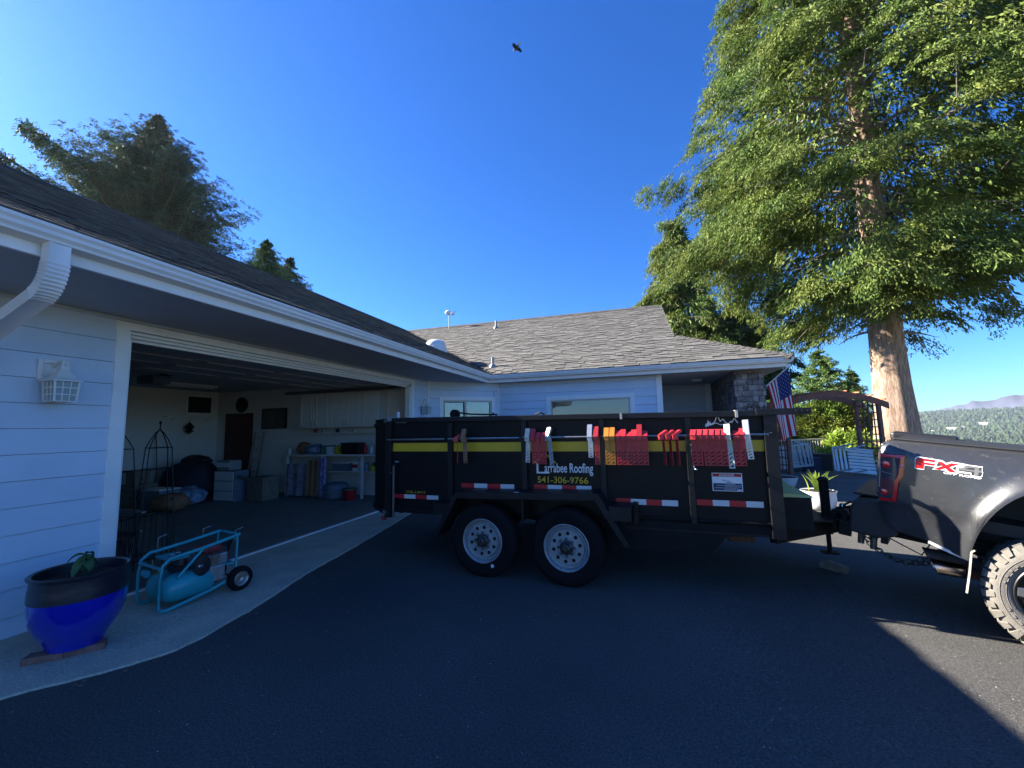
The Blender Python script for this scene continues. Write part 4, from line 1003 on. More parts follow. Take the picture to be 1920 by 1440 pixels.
# lettering
text('arrabee Roofing', 'lettering', .182, 1.035, .704, 1.165, VB-.002, 'print_white', T, bold=.012)
m = MB(); m.box((.092, VB-.003, 1.062), (.114, VB-.001, 1.17)); m.box((.114, VB-.003, 1.053), (.235, VB-.001, 1.070)); m.box((.092, VB-.003, 1.053), (.114, VB-.001, 1.062)); m.build('lettering', 'print_white', T)
m = MB(); m.prism([(.185, 1.262), (.205, 1.268), (.312, 1.172), (.296, 1.160)], VB-.003, VB-.001); m.prism([(.185, 1.262), (.165, 1.268), (.06, 1.172), (.076, 1.160)], VB-.003, VB-.001); m.build('roof_emblem', 'yellow', T)
text('541-306-9766', 'phone_number', .10, .955, .648, 1.022, VB-.002, 'yellow', T, bold=.008)
text('CCB_218412', 'licence_number', -1.59, .785, -1.315, .815, VB-.002, 'yellow', T, bold=.004)
# mountain emblem
def stroke(name, pts, m_, v, wd):
    m = MB()
    for p, q in zip(pts, pts[1:]): m.bar((p[0], v, p[1]), (q[0], v, q[1]), .0015, wd, upv=(-(q[1]-p[1]), 0, q[0]-p[0]))
    return m.build(name, m_, T)
def mp(x, y): return (1.775+(x-440)/460*.30, 1.630-(y-60)/180*.115*1.0)
stroke('mountain_emblem', [mp(*p) for p in ((455, 235), (530, 205), (580, 165), (620, 65), (650, 160), (690, 125), (715, 170), (750, 200), (790, 160), (795, 185), (835, 120), (875, 190))], 'print_white', VB-.003, .008)
stroke('mountain_emblem', [mp(*p) for p in ((530, 210), (600, 180), (640, 205), (715, 215), (760, 195))], 'print_white', VB-.0035, .006)
m = MB()
for (x, y, h_) in ((495, 215, 85), (470, 220, 40), (520, 210, 55)):
    a, b_, c_2 = mp(x-22, y), mp(x+22, y), mp(x, y-h_); m.add([(a[0], VB-.003, a[1]), (b_[0], VB-.003, b_[1]), (c_2[0], VB-.003, c_2[1])], [(0, 1, 2)])
m.build('mountain_emblem', 'print_white', T)
# danger sign
dg_ = tb('danger_sign', 'print_white', ((1.808, VB-.004, .925), (2.058, VB-.0008, 1.090)), bevel=0)
tb('panel', 'print_red', ((1.815, VB-.0055, 1.056), (2.051, VB-.004, 1.084)), bevel=0, parent=dg_)
tb('panel', 'print_blue', ((1.815, VB-.0055, .931), (2.051, VB-.004, .996)), bevel=0, parent=dg_)
o = text('DANGER', 'lettering', 1.893, 1.061, 1.995, 1.079, VB-.0065, 'print_white', dg_, bold=.02)
m = MB(); m.prism([(1.868, 1.061), (1.888, 1.061), (1.878, 1.079)], VB-.0065, VB-.006); m.build('triangle', 'print_white', dg_)
m = MB()
for a, b_ in (((1.89, 1.024), (1.91, 1.026)), ((1.91, 1.026), (1.918, 1.014)), ((1.925, 1.02), (1.935, 1.008)), ((1.94, 1.022), (1.955, 1.012)), ((1.93, 1.006), (1.962, 1.003)), ((1.966, 1.012), (1.974, 1.006))):
    m.bar((a[0], VB-.0045, a[1]), (b_[0], VB-.0045, b_[1]), .001, .005)
m.build('pictogram', 'black_plastic', dg_)
m = MB()
for k, (a, b_) in enumerate(((1.915, 2.0), (1.845, 2.045), (1.915, 2.045), (1.83, 2.02), (1.9, 2.0))): m.box((a, VB-.0062, .986-.011*k), (b_, VB-.0056, .9885-.011*k))
m.box((2.01, VB-.0062, .934), (2.047, VB-.0056, .943)); m.build('lettering', 'print_white', dg_)
# lower sides and frame
tb('lower_rail', 'black_worn', ((.84, VB-.03, .645), (2.30, VB, .662)), bevel=.003)
tb('lower_rail', 'black_worn', ((U0, VB-.02, .555), (-1.1, VB, .62)), bevel=.003)
m = MB(); m.prism([(.78, .62), (2.28, .645), (2.30, .645), (2.30, .535), (1.83, .52), (1.97, .43), (1.80, .375), (.78, .32)][:0] or [(.62, .645), (2.30, .645), (2.30, .535), (1.90, .52), (1.78, .37), (.62, .315)], VB+.0, VB+.012)
m.build('skirt_plate', 'black_worn', T)
tb('frame_beam', 'black_edge', ((.84, VB-.002, .535), (2.30, VB-.0005, .55)), bevel=0)
tb('frame_beam', 'black_worn', ((U0, VB+.35, .48), (2.3, VB+.43, .60)), ((U0, VB+WID-.43, .48), (2.3, VB+WID-.35, .60)))
tb('cross_member', 'black_worn', *[((u, VB+.02, .54), (u+.05, VB+WID-.02, .598)) for u in (-1.7, -1.1, -.5, .1, .7, 1.3, 1.9)], bevel=0)
tb('hydraulic_pump', 'rust', ((1.95, VB+.5, .35), (2.2, VB+.8, .50)), bevel=.02)
# fender
FO = -.03
m = MB(); zt0, zt1 = .868, .905
pf = [(-1.035, .385), (-.755, .868), (.785, .905), (1.06, .44), (1.01, .43), (.755, .835), (-.735, .80), (-.985, .372)]
m.prism(pf, FO, VB-.0)
m.build('fender', 'black_edge', T, bevel=.004)
tb('fender_brace', 'black_edge', ((.0, FO+.03, .60), (.02, VB-.01, .81)), bevel=0)
for u0, u1, z0, z1 in ((-1.03, -.83, .62, .736), (.885, 1.09, .66, .79)):
    sp = tb('side_step', 'black_edge', ((u0, FO-.0, z1-.018), (u1, VB-.004, z1)), ((u0, FO, z0), (u1, FO+.012, z1-.018)), bevel=.002)
tb('side_step_leg', 'black_edge', ((1.09, VB-.05, .60), (1.135, VB-.004, .80)), bevel=.002)
tb('reflector', 'print_white', ((-.07, FO-.002, .889), (-.02, FO+.03, .8905)), bevel=0)
pfr = [(-1.035, .385), (-.755, .868), (.785, .905), (1.06, .44), (1.01, .43), (.755, .835), (-.735, .80), (-.985, .372)]
m = MB(); m.prism(pfr, VB+WID+.012, VB+WID+.27); m.build('fender', 'black_edge', T)
# wheels
def trailer_wheel(u, v, sgn, hubm):
    m = MB(); R_ = .372; pr = [(.222, .01), (.25, -.003), (.30, -.012), (.335, -.006), (.36, .012), (.370, .03), (R_, .05), (R_, .16), (.360, .195), (.335, .205), (.25, .2), (.222, .19)]
    c = (u, v, R_-.002)
    m.lathe([(r, sgn*z) for r, z in pr], c, 56, ax='Y', cap=False); wh = m.build('wheel', 'rubber', T, smooth=True)
    m = MB()
    for k in range(4):
        for rr, zz in ((.28, -.0095), (.315, -.0105)):
            m.lathe([(rr, sgn*zz), (rr+.004, sgn*(zz-.002)), (rr+.008, sgn*zz)], c, 56, ax='Y', cap=False)
        break
    for k in range(60):      # tread blocks
        a = 2*pi*k/60; ca, sa = cos(a), sin(a); t_ = Vector((-sa, 0, ca)); rd = Vector((ca, 0, sa))
        for y0, y1, of in ((.034, .075, 0), (.083, .125, .5), (.133, .175, 0)):
            p = Vector(c)+rd*(R_+.001)+t_*(of*.019); m.bar(p+Vector((0, sgn*y0, 0)), p+Vector((0, sgn*y1, 0)), .028, .009, upv=rd)
    m.build('tread', 'rubber', wh)
    m = MB(); m.lathe([(r, sgn*z) for r, z in [(.215, .19), (.222, .012), (.228, .0), (.222, -.004), (.212, .004), (.205, .03), (.198, .045), (.186, .05), (.176, .045), (.17, .03), (.168, .025), (.10, .028), (.092, .02)]], c, 48, ax='Y', cap=False); rm = m.build('rim', 'rim', wh, smooth=True)
    m = MB(); m.lathe([(r, sgn*z) for r, z in [(.17, .026), (.0, .0265)]], c, 40, ax='Y', cap=False)
    m.build('disc', 'rim', rm)
    m = MB()
    for k in range(10):
        a = 2*pi*k/10+.2; m.lathe([(.0185, sgn*.0245), (.0, sgn*.0235)], (c[0]+.135*cos(a), v, c[2]+.135*sin(a)), 12, ax='Y', cap=False)
    m.build('vent_hole', 'hole', rm, kind='stuff')
    m = MB()
    for k in range(8):
        a = 2*pi*k/8; m.lathe([(.012, sgn*.02), (.012, sgn*-.004), (.006, sgn*-.008), (0, sgn*-.008)], (c[0]+.083*cos(a), v, c[2]+.083*sin(a)), 6, ax='Y', cap=False)
    m.build('lug_nut', 'dull_steel', rm, kind='stuff')
    m = MB(); m.lathe([(r, sgn*z) for r, z in [(.068, .025), (.066, -.0), (.05, -.012), (.045, -.04), (.028, -.05), (.026, -.06), (0, -.061)]], c, 28, ax='Y', cap=False); m.build('hub', hubm, wh, smooth=True)
trailer_wheel(-.449, .0, 1, 'hub_oil'); trailer_wheel(.455, .0, 1, 'hub_oil')
trailer_wheel(-.449, VB+WID+.25, -1, 'hub_oil'); trailer_wheel(.455, VB+WID+.25, -1, 'hub_oil')
for u in (-.449, .455):
    m = MB(); m.tube([(u, .1, .37), (u, VB+WID+.15, .37)], .045, 10); m.build('axle', 'black_worn', T)
m = MB(); m.lathe([(.02, 0), (.0, -.002)], (-.33, -.012, .13), 6, ax='Y'); m.build('valve_patch', 'print_white', T)
# rear barn door swung open, latch rod, hinges
def door_panel():
    m = MB(); h0 = Vector((U0-.02, VB-.03, 0)); d = Vector((-.52, .40, 0)).normalized(); n_ = Vector((-d.y, d.x, 0)); L_ = .60
    def q(a, o, z): return h0+d*a+n_*o+Vector((0, 0, z))
    m.add([q(0, 0, .50), q(L_, 0, .50), q(L_, -.04, .50), q(0, -.04, .50), q(0, 0, 1.70), q(L_, 0, 1.70), q(L_, -.04, 1.70), q(0, -.04, 1.70)], [(3,2,1,0),(4,5,6,7),(0,1,5,4),(1,2,6,5),(2,3,7,6),(3,0,4,7)])
    dr = m.build('tailgate_door', 'black_paint', T, bevel=.006)
    for z in (.56, 1.1, 1.62):
        m = MB(); m.bar(q(.02, .012, z), q(L_-.02, .012, z), .03, .05); m.build('rib', 'black_edge', dr)
    m = MB(); m.lathe([(.03, -.02), (.035, 0), (.03, .02)], q(.10, .0, .465), 12); m.build('stop', 'red_plastic', dr)
door_panel()
m = MB(); m.box((-3.0, VB+WID-.1, .5), (U0-.03, VB+WID-.05, 1.7)); m.build('tailgate_door', 'black_paint', T, bevel=.006)
m = MB(); m.tube([(-1.735, VB-.055, 1.12), (-1.735, VB-.055, .50)], .012, 8); m.tube([(-1.77, VB-.06, 1.03), (-1.70, VB-.06, 1.03)], .009, 6); m.build('latch_rod', 'dull_steel', T)
m = MB(); m.tube([(-1.73, VB-.03, 1.13), (-1.71, VB-.06, 1.17), (-1.68, VB-.03, 1.16)], .010, 6); m.build('latch', 'steel', T)
for z in (.53, 1.65): tb('hinge', 'dull_steel', ((U0-.045, VB-.07, z), (U0+.0, VB-.04, z+.05)), bevel=.003)
# hanging gear on the post by the brackets
m = MB(); m.tube([(1.655, VB-.055, 1.36), (1.645, VB-.055, 1.30), (1.66, VB-.06, 1.12)], .005, 6); m.build('hook_rod', 'chrome', T)
for z in (1.315, 1.125):
    m = MB(); m.lathe([(.0, -.014), (.012, -.008), (.014, 0), (.012, .008), (0, .014)], (1.675, VB-.07, z), 12); m.build('ball', 'chrome', T, smooth='all')
m = MB(); m.bar((1.645, VB-.06, 1.36), (1.69, VB-.06, 1.335), .012, .03); m.build('clip', 'steel', T)
# tongue: A-frame, toolbox, jack, coupler
VC = VB+WID/2+.08
for sy, v0 in ((1, .45), (-1, WID+VB-.2)):
    m = MB(); m.bar((2.3, v0, .50), (3.10, VC-sy*.06, .47), .07, .12); m.build('tongue_beam', 'black_edge', T, bevel=.005)
def tseg(u0, u1, mi):
    v = lambda u: .45+(VC-.06-.45)*(u-2.3)/.8-.045
    zz = lambda u: .50-.03*(u-2.3)/.8
    m = MB(); m.add([(u0, v(u0), zz(u0)-.03), (u1, v(u1), zz(u1)-.03), (u1, v(u1), zz(u1)+.02), (u0, v(u0), zz(u0)+.02)], [(0, 1, 2, 3)]); m.build('reflective_tape', mi, T)
for a, b_, c_2 in ((2.36, 2.44, 'tape_white'), (2.50, 2.58, 'tape_red'), (2.58, 2.66, 'tape_white'), (2.74, 2.81, 'tape_red'), (2.81, 2.88, 'tape_white')): tseg(a, b_, c_2)
tb('tongue_plate', 'black_edge', ((2.36, .9, .562), (2.9, VC+.4, .575)), bevel=0)
TBX = tb('toolbox', 'black_worn', ((2.37, .42, .575), (2.62, VB+WID-.5, .865)), bevel=.006)
m = MB(); m.add([(2.36, .41, .866), (2.63, .41, .866), (2.63, 1.9, .866), (2.36, 1.9, .866), (2.36, .41, .905), (2.62, .42, .882), (2.62, 1.9, .882), (2.36, 1.9, .905)], [(3,2,1,0),(4,5,6,7),(0,1,5,4),(1,2,6,5),(2,3,7,6),(3,0,4,7)]); m.build('lid', 'lead_box_top', TBX)
JU, JV = 2.92, VC-.22
m = MB(); m.box((JU-.035, JV-.035, .40), (JU+.035, JV+.035, .93)); m.lathe([(.05, 0), (.05, .02), (.03, .04), (0, .045)], (JU, JV, .93), 12); m.build('jack', 'black_worn', T, bevel=.004)
m = MB(); m.box((JU-.06, JV-.06, .45), (JU+.06, JV+.06, .58)); m.tube([(JU, JV, .42), (JU, JV, .22)], .022, 8); m.box((JU-.07, JV-.05, .205), (JU+.07, JV+.05, .22)); m.build('jack_foot', 'black_worn', T)
m = MB(); m.bar((2.95, VC, .53), (3.30, VC, .50), .09, .10); m.bar((3.05, VC-.05, .58), (3.33, VC-.05, .66), .02, .04); m.bar((3.05, VC+.05, .58), (3.33, VC+.05, .66), .02, .04); m.tube([(3.0, VC-.1, .60), (3.18, VC-.06, .70), (3.30, VC-.05, .68)], .012, 6); m.build('coupler', 'black_edge', T, bevel=.004)
m = MB(); m.box((3.30, VC-.10, .42), (3.36, VC+.02, .72)); cpl = m.build('coupler_plate', 'black_edge', T, bevel=.004)
for z in (.46, .53, .60, .67):
    m = MB(); m.lathe([(.012, 0), (.010, -.012), (0, -.013)], (3.33, VC-.10, z), 8, ax='Y'); m.build('bolt', 'steel', cpl)
tb('coupler_tag', 'cream_bracket', ((3.365, VC-.11, .50), (3.395, VC-.10, .60)), bevel=0)
def chain(pts, parent, n=26, rr=.019):
    P = [Vector(p) for p in pts]
    def at(t):
        t *= len(P)-1; i = min(int(t), len(P)-2); f = t-i
        p0, p1, p2, p3 = P[max(i-1, 0)], P[i], P[i+1], P[min(i+2, len(P)-1)]
        return .5*((2*p1)+(-p0+p2)*f+(2*p0-5*p1+4*p2-p3)*f*f+(-p0+3*p1-3*p2+p3)*f**3)
    m = MB()
    for k in range(n):
        a, b_ = at(k/n), at((k+1)/n); d = (b_-a).normalized(); u = Vector((0, 1, 0)) if k % 2 else d.cross(Vector((0, 1, 0))).normalized(); e = (b_-a).length*.68; c = (a+b_)/2
        m.tube([c+d*e*cos(t)+u*rr*sin(t) for t in [2*pi*q/10 for q in range(10)]], .0055, 5, closed=True)
    return m.build('safety_chain', 'dull_steel', parent)
chain([(3.22, VC-.12, .56), (3.26, VC-.16, .40), (3.38, VC-.2, .22), (3.58, VC-.22, .16), (3.80, VC-.2, .22), (3.92, VC-.15, .34)], T, 30)
chain([(3.22, VC+.08, .56), (3.28, VC+.08, .36), (3.44, VC+.05, .18), (3.66, VC+.02, .12), (3.88, VC, .24), (3.95, VC-.02, .36)], T, 28)
m = MB(); m.tube([(3.1, VC-.05, .62), (3.4, VC-.12, .40), (3.7, VC-.1, .22), (3.9, VC-.1, .5)], .007, 6); m.build('lamp_cable', 'black_plastic', T)

# ------------------------------------------------------------------ roof brackets hanging on the bar
def bracket_mesh(kind):
    """local: x across, y toward the trailer, z up, origin on the bar. plate hangs down, the arm rests on top"""
    P = MB(); wd = .048; L_ = .275
    # plate: solid head, two edge strips with diagonal webs between them (slotted lower part)
    P.box((-wd/2, -.012, -.13), (wd/2, -.008, -.0))
    P.box((-wd/2, -.012, -L_), (-wd/2+.011, -.008, -.13)); P.box((wd/2-.011, -.012, -L_), (wd/2, -.008, -.13))
    P.box((-wd/2+.011, -.012, -L_), (wd/2-.011, -.008, -L_+.012))
    for k in range(4):
        z = -.13-.033*k; h = .0235
        P.add([(-wd/2+.011, -.012, z-.030), (wd/2-.011, -.012, z-.012), (wd/2-.011, -.012, z-.012+h), (-wd/2+.011, -.012, z-.030+h),
               (-wd/2+.011, -.008, z-.030), (wd/2-.011, -.008, z-.012), (wd/2-.011, -.008, z-.012+h), (-wd/2+.011, -.008, z-.030+h)],
              [(0, 1, 2, 3), (7, 6, 5, 4), (1, 0, 4, 5), (3, 2, 6, 7)])
    A = MB()   # arm: folded channel reaching up and forward
    def ch(h, dy, t=.004, wd_=.046):
        a, b = Vector((0, -.064, .004)), Vector((0, -.064+dy, h))
        A.bar(a, b, wd_, t)
        for s in (-1, 1):
            A.bar(a+Vector((s*wd_/2, .008, -.008)), b+Vector((s*wd_/2, .008, -.008)), t, .022)
    return P, A, ch
def bracket(u, col, label, rot=0, tilt=0, arm=(.05, .055), lift=.0, twist=0, length=1.0):
    mt = T_MW @ Matrix.Translation((u, BV, BZ+lift)) @ Matrix.Rotation(radians(rot), 4, 'Z') @ Matrix.Rotation(radians(tilt), 4, 'Y')
    t = thing('roof_bracket', label, 'roof bracket', matrix=mt, group='roof brackets hanging on the trailer bar')
    P, A, ch = bracket_mesh(0)
    P.v = [(v[0], v[1], v[2]*length) for v in P.v]
    pl = P.build('slotted_plate', col, t)
    ch(arm[0], arm[1]); A.build('arm', col, t)
    m = MB(); a0 = -.02
    m.add([(-.0235, -.06, -.035), (.0235, -.06, -.035), (.0235, -.06, .012), (-.0235, -.06, .012), (-.0235, -.012, -.035), (.0235, -.012, -.035), (.0235, -.012, .016), (-.0235, -.012, .016)], [(0, 1, 2, 3), (1, 0, 4, 5), (0, 3, 7, 4), (2, 1, 5, 6), (3, 2, 6, 7)])
    m.build('hinge_box', col, t)
    m = MB(); m.lathe([(.0045, -.061), (.0045, -.066), (0, -.0665)], (.0, 0, -.012), 8, ax='Y'); m.build('rivet', 'dull_steel', t)
    m = MB(); m.tube([(-.004, .0, 0), (-.004, -.012, .014), (-.004, -.02, .0)], .004, 5); m.build('hook', col, t)
T_MW = MATW[T.name]
L_ = 'roof bracket '
bracket(-.800, 'red_bracket', 'dark red '+L_+'with its arm turned sideways on the second trailer post', rot=-55, arm=(.045, .075))
bracket(-.712, 'brown_bracket', 'rusty brown '+L_+'hanging alone beside the dark red one in the second bay', arm=(.11, .045), tilt=-2)
bracket(.050, 'cream_bracket', 'cream '+L_+'at the start of the row above the lettering', arm=(.10, .03), tilt=3, length=.95)
bracket(.112, 'red_bracket', 'red '+L_+'touching the cream one, arm raised highest of its three', arm=(.095, .04))
bracket(.167, 'red_bracket', 'middle one of three red roof brackets above the lettering', arm=(.055, .05))
bracket(.222, 'red_bracket', 'red '+L_+'next to the silver one above the lettering', arm=(.05, .045))
bracket(.285, 'silver_bracket', 'silver '+L_+'with its arm swung out, hanging over the first letter', rot=-20, arm=(.105, .07), tilt=-5, length=1.1)
bracket(.712, 'silver_bracket', 'grey metal '+L_+'with tall arm beside the fourth trailer post', arm=(.125, .05), length=.75)
bracket(.775, 'red_bracket', 'red '+L_+'between the tall grey one and the post', arm=(.105, .05))
bracket(.878, 'orange_bracket', 'orange '+L_+'hanging against the post, first of the orange pair', arm=(.09, .05))
bracket(.933, 'orange_bracket', 'orange '+L_+'touching the row of red ones, second of the orange pair', arm=(.092, .05), tilt=1)
ords = ['first', 'second', 'third', 'fourth', 'fifth', 'sixth']
for k, (u, a) in enumerate(((.990, .06), (1.040, .07), (1.092, .045), (1.141, .065), (1.190, .115), (1.240, .055))):
    bracket(u, 'red_bracket', ords[k]+' red '+L_+'after the orange pair'+(', arm standing tallest' if k == 4 else ''), arm=(a, .05), tilt=random.uniform(-1.5, 1.5))
for k, u in enumerate((1.412, 1.472, 1.532)):
    bracket(u, 'red_bracket', ('red '+L_+'edge-on in the gap before the silver balls, nearest the tight red row', 'middle one of three edge-on red roof brackets', 'red '+L_+'edge-on, nearest the post with silver balls')[k], rot=-62, arm=(.055, .085), tilt=-3)
for k, u in enumerate((1.672, 1.722, 1.772, 1.822, 1.872, 1.920)):
    bracket(u, 'red_bracket', ords[k]+' red '+L_+'in the row above the danger sign, counted from the post', arm=(.055, .05), tilt=random.uniform(-1, 1.5), rot=-12)
bracket(1.958, 'cream_bracket', 'pale '+L_+'with raised arm between red ones above the danger sign', arm=(.10, .05), tilt=-3, rot=-14, length=1.08)
bracket(2.022, 'red_bracket', 'red '+L_+'just after the pale one above the danger sign', arm=(.04, .05), rot=-12)
bracket(2.068, 'red_bracket', 'last red '+L_+'on the bar, touching the end silver one', arm=(.06, .05), rot=-12)
bracket(2.112, 'silver_bracket', 'silver '+L_+'at the truck end of the bar with a long leaning arm', arm=(.135, .055), tilt=-4, rot=-15, length=.78)

# wood block on the drive
m = MB(); m.prism([(-.12, 0), (.12, 0), (.12, .07), (-.05, .085), (-.12, .05)], -.05, .05); o = m.build('wood_block', 'wood_block', bevel=.004); p = (1.95, 5.42); o.location = (p[0], p[1], gz(*p)+.002); o.rotation_euler = (0, radians(4), radians(-38))
tag(o, 'weathered wood chock lying on the drive between trailer and truck', 'wood block')
# ------------------------------------------------------------------ pickup truck: s along (forward +), v away from viewer, h up; origin on the ground under the rear wheel face
ay, ap = radians(-30), radians(-7)
te = Vector((cos(ay)*cos(ap), sin(ay)*cos(ap), sin(ap))); tn = Vector((-sin(ay), cos(ay), 0)); tu = te.cross(tn)
mw = Matrix((te, tn, tu)).transposed().to_4x4(); mw.translation = (2.696, 4.142, -.136)
mw = Matrix.Translation((0, 0, 1.55)) @ Matrix.Scale(.94, 4) @ Matrix.Translation((0, 0, -1.55)) @ mw
K = thing('pickup_truck', 'dark grey four-wheel-drive pickup truck hitched to the dump trailer', 'truck', matrix=mw)
TR = .395; TWD = 1.98; CA, RXA, RYA = .17, .55, .78; CUR_T[0] = Matrix.Diagonal((.89, .935, .935, 1))
def bottom(s):
    pts = [(-1.0, .92), (-.93, .70), (-.82, .66), (-.624, .636), (-.50, .592), (-.382, .562)]
    if s <= -.382:
        for (a, ha), (b, hb_) in zip(pts, pts[1:]):
            if s <= b: return ha+(hb_-ha)*(s-a)/(b-a)
    if abs(s-CA) < RXA: return .5
    return .55
def arch(s): return .50+RYA*sqrt(max(0, 1-((s-CA)/RXA)**2)) if abs(s-CA) < RXA else 0
def bodyv(s, h):
    v = 0
    if h > 1.36: v += .11*((h-1.36)/.15)**2*.55
    if h < .905: v += .012+.09*(.905-h)
    q = sqrt(((s-CA)/RXA)**2+((h-.5)/RYA)**2) if h > .5 else abs(s-CA)/RXA
    v -= .062*exp(-((max(q-1, 0))/.13)**2)+.03*exp(-((max(q-1, 0))/.42)**2)
    if s < -.90: v += .03*((-.90-s)/.10)**2
    v += .025*(abs(h-1.1)/.4)**2*.5
    return v
def bedside(flip):
    m = MB(); S = [-1.0, -.985, -.96, -.93, -.90, -.86, -.8, -.74, -.68, -.62, -.56, -.50, -.45, -.41, -.39]+[CA-RXA*cos(pi*k/26) for k in range(0, 27)]+[.75, .85, .95, 1.02]
    NR = 22; vs = []
    for s in S:
        hbm = max(bottom(s), arch(s)); top = 1.49 if s > -.95 else 1.49-.06*((-.95-s)/.05)
        for j in range(NR+1):
            f = j/NR; h = hbm+(top-hbm)*f
            v = bodyv(s, h); vs.append((s, v if not flip else TWD-v, h))
    fs = [(i*(NR+1)+j, (i+1)*(NR+1)+j, (i+1)*(NR+1)+j+1, i*(NR+1)+j+1) for i in range(len(S)-1) for j in range(NR)]
    if flip: fs = [f[::-1] for f in fs]
    m.add(vs, fs)
    # inner lip of arch
    if True:
        n = len(m.v); arc = [(s, max(bottom(s), arch(s))) for s in S]; sg = 1 if not flip else -1
        vv = []
        for s, h in arc: vv += [(s, (bodyv(s, h)) if not flip else TWD-bodyv(s, h), h), (s, (bodyv(s, h)+.10) if not flip else TWD-bodyv(s, h)-.10, h+.01)]
        m.add(vv, [(2*i, 2*i+1, 2*i+3, 2*i+2) for i in range(len(arc)-1)])
    return m.build('bed_side', 'truck_paint', K, smooth='all')
bedside(False); bedside(True)
# wheel well liner
m = MB(); vs = []; NA = 26
for k in range(NA+1):
    a = pi*k/NA
    for v in (.10, .45): vs.append((CA-(RXA+.03)*cos(a), v, .55+(RYA+.0)*sin(a)))
m.add(vs, [(2*k, 2*k+1, 2*k+3, 2*k+2) for k in range(NA)]); m.add([(CA-(RXA+.03)*cos(pi*k/NA), .45, .55+RYA*sin(pi*k/NA)) for k in range(NA+1)], [list(range(NA+1))]); m.build('wheel_well', 'truck_plastic', K)
# bed rail cap, tailgate, tonneau
def kb(name, m_, *boxes, bevel=.006, parent=None):
    m = MB()
    for a, b_ in boxes: m.box(a, b_)
    return m.build(name, m_, parent or K, bevel=bevel)
m = MB(); m.prism([(.062, 1.485), (.075, 1.505), (.12, 1.512), (.16, 1.505), (.16, 1.46), (.07, 1.46)], -.95, 1.0, ax=0); m.build('rail_cap', 'truck_plastic', K)
m = MB(); m.bar((-.95, .066, 1.478), (1.0, .066, 1.478), .004, .012); m.build('rail_strip', 'alloy', K)
kb('tailgate', 'truck_paint', ((-1.02, .16, .93), (-.96, TWD-.12, 1.47)), bevel=.02)
kb('tonneau_cover', 'truck_plastic', ((-.93, .16, 1.47), (.96, TWD-.12, 1.512)), ((-.93, .14, 1.512), (.96, .19, 1.53)), bevel=.008)
kb('tonneau_roll', 'black_plastic', ((-1.06, TWD-.42, 1.44), (-.45, TWD-.04, 1.545)), bevel=.03)
kb('bed_floor', 'truck_plastic', ((-.95, .12, .80), (1.0, TWD-.12, .90)), bevel=0)
# tail lamp
lp = [(-1.003, 1.378), (-.813, 1.390), (-.815, 1.35), (-.826, 1.19), (-.853, 1.125), (-.864, .938), (-1.003, .925)]
def lampv(s): return bodyv(s, 1.2)-.010
m = MB(); n = len(lp); m.add([(s, lampv(s), h) for s, h in lp]+[(s, lampv(s)+.05, h) for s, h in lp], [list(range(n))]+[(i, n+i, n+(i+1) % n, (i+1) % n) for i in range(n)])
m.add([(-1.003, lampv(-1.003), .97), (-1.03, .13, .97), (-1.03, .13, 1.385), (-1.003, lampv(-1.003), 1.385)], [(0, 1, 2, 3)])
tl = m.build('tail_light', 'light_dark', K)
m = MB(); ro = [(-.998, 1.370), (-.822, 1.382), (-.824, 1.345), (-.835, 1.195), (-.860, 1.128), (-.872, .946), (-.996, .934)]; ri = [(-.994, 1.345), (-.852, 1.352), (-.853, 1.33), (-.862, 1.20), (-.887, 1.13), (-.898, .968), (-.992, .960)]
for dv, flipd in ((.010, 0),):
    A_ = [(s_, lampv(s_)-dv, h) for s_, h in ro]; B_ = [(s_, lampv(s_)-dv, h) for s_, h in ri]; A2 = [(s_, lampv(s_)+.002, h) for s_, h in ro]; B2 = [(s_, lampv(s_)+.002, h) for s_, h in ri]
    n7 = 7; m.add(A_+B_+A2+B2, [(i, n7+i, n7+(i+1) % n7, (i+1) % n7) for i in range(6)]+[(i, i+1, 14+i+1, 14+i) for i in range(6)]+[(7+i, 21+i, 21+i+1, 7+i+1) for i in range(6)])
m.build('light_bar', 'light_red', tl)
m = MB()
for (s, h, a, b_) in ((-.955, 1.28, .035, .045), (-.96, 1.02, .03, .03)): m.lathe([(a, 0), (a*.8, -.006), (0, -.008)], (s, lampv(s)-.001, h), 10, ax='Y')
m.build('reflector', 'light_red', tl)
m = MB(); m.lathe([(.018, 0), (.014, -.008), (0, -.010)], (-.842, lampv(-.842)-.008, 1.285), 12, ax='Y'); m.build('marker', 'light_clear', tl)
m = MB()
for k in range(7): m.bar((-.98, lampv(-.98)-.002, 1.02+.02*k), (-.90, lampv(-.9)-.002, 1.02+.02*k), .003, .004)
m.build('lens_rib', 'light_red', tl)
m = MB(); m.bar((-1.0, lampv(-1.0)-.003, 1.30), (-1.0, lampv(-1.0)-.003, 1.06), .006, .014); m.build('lens_edge', 'lamp_glass', tl)
m = MB(); m.bar((-.985, lampv(-.98)-.003, 1.205), (-.90, lampv(-.9)-.003, 1.195), .003, .006); m.build('lens_edge', 'alloy', tl)
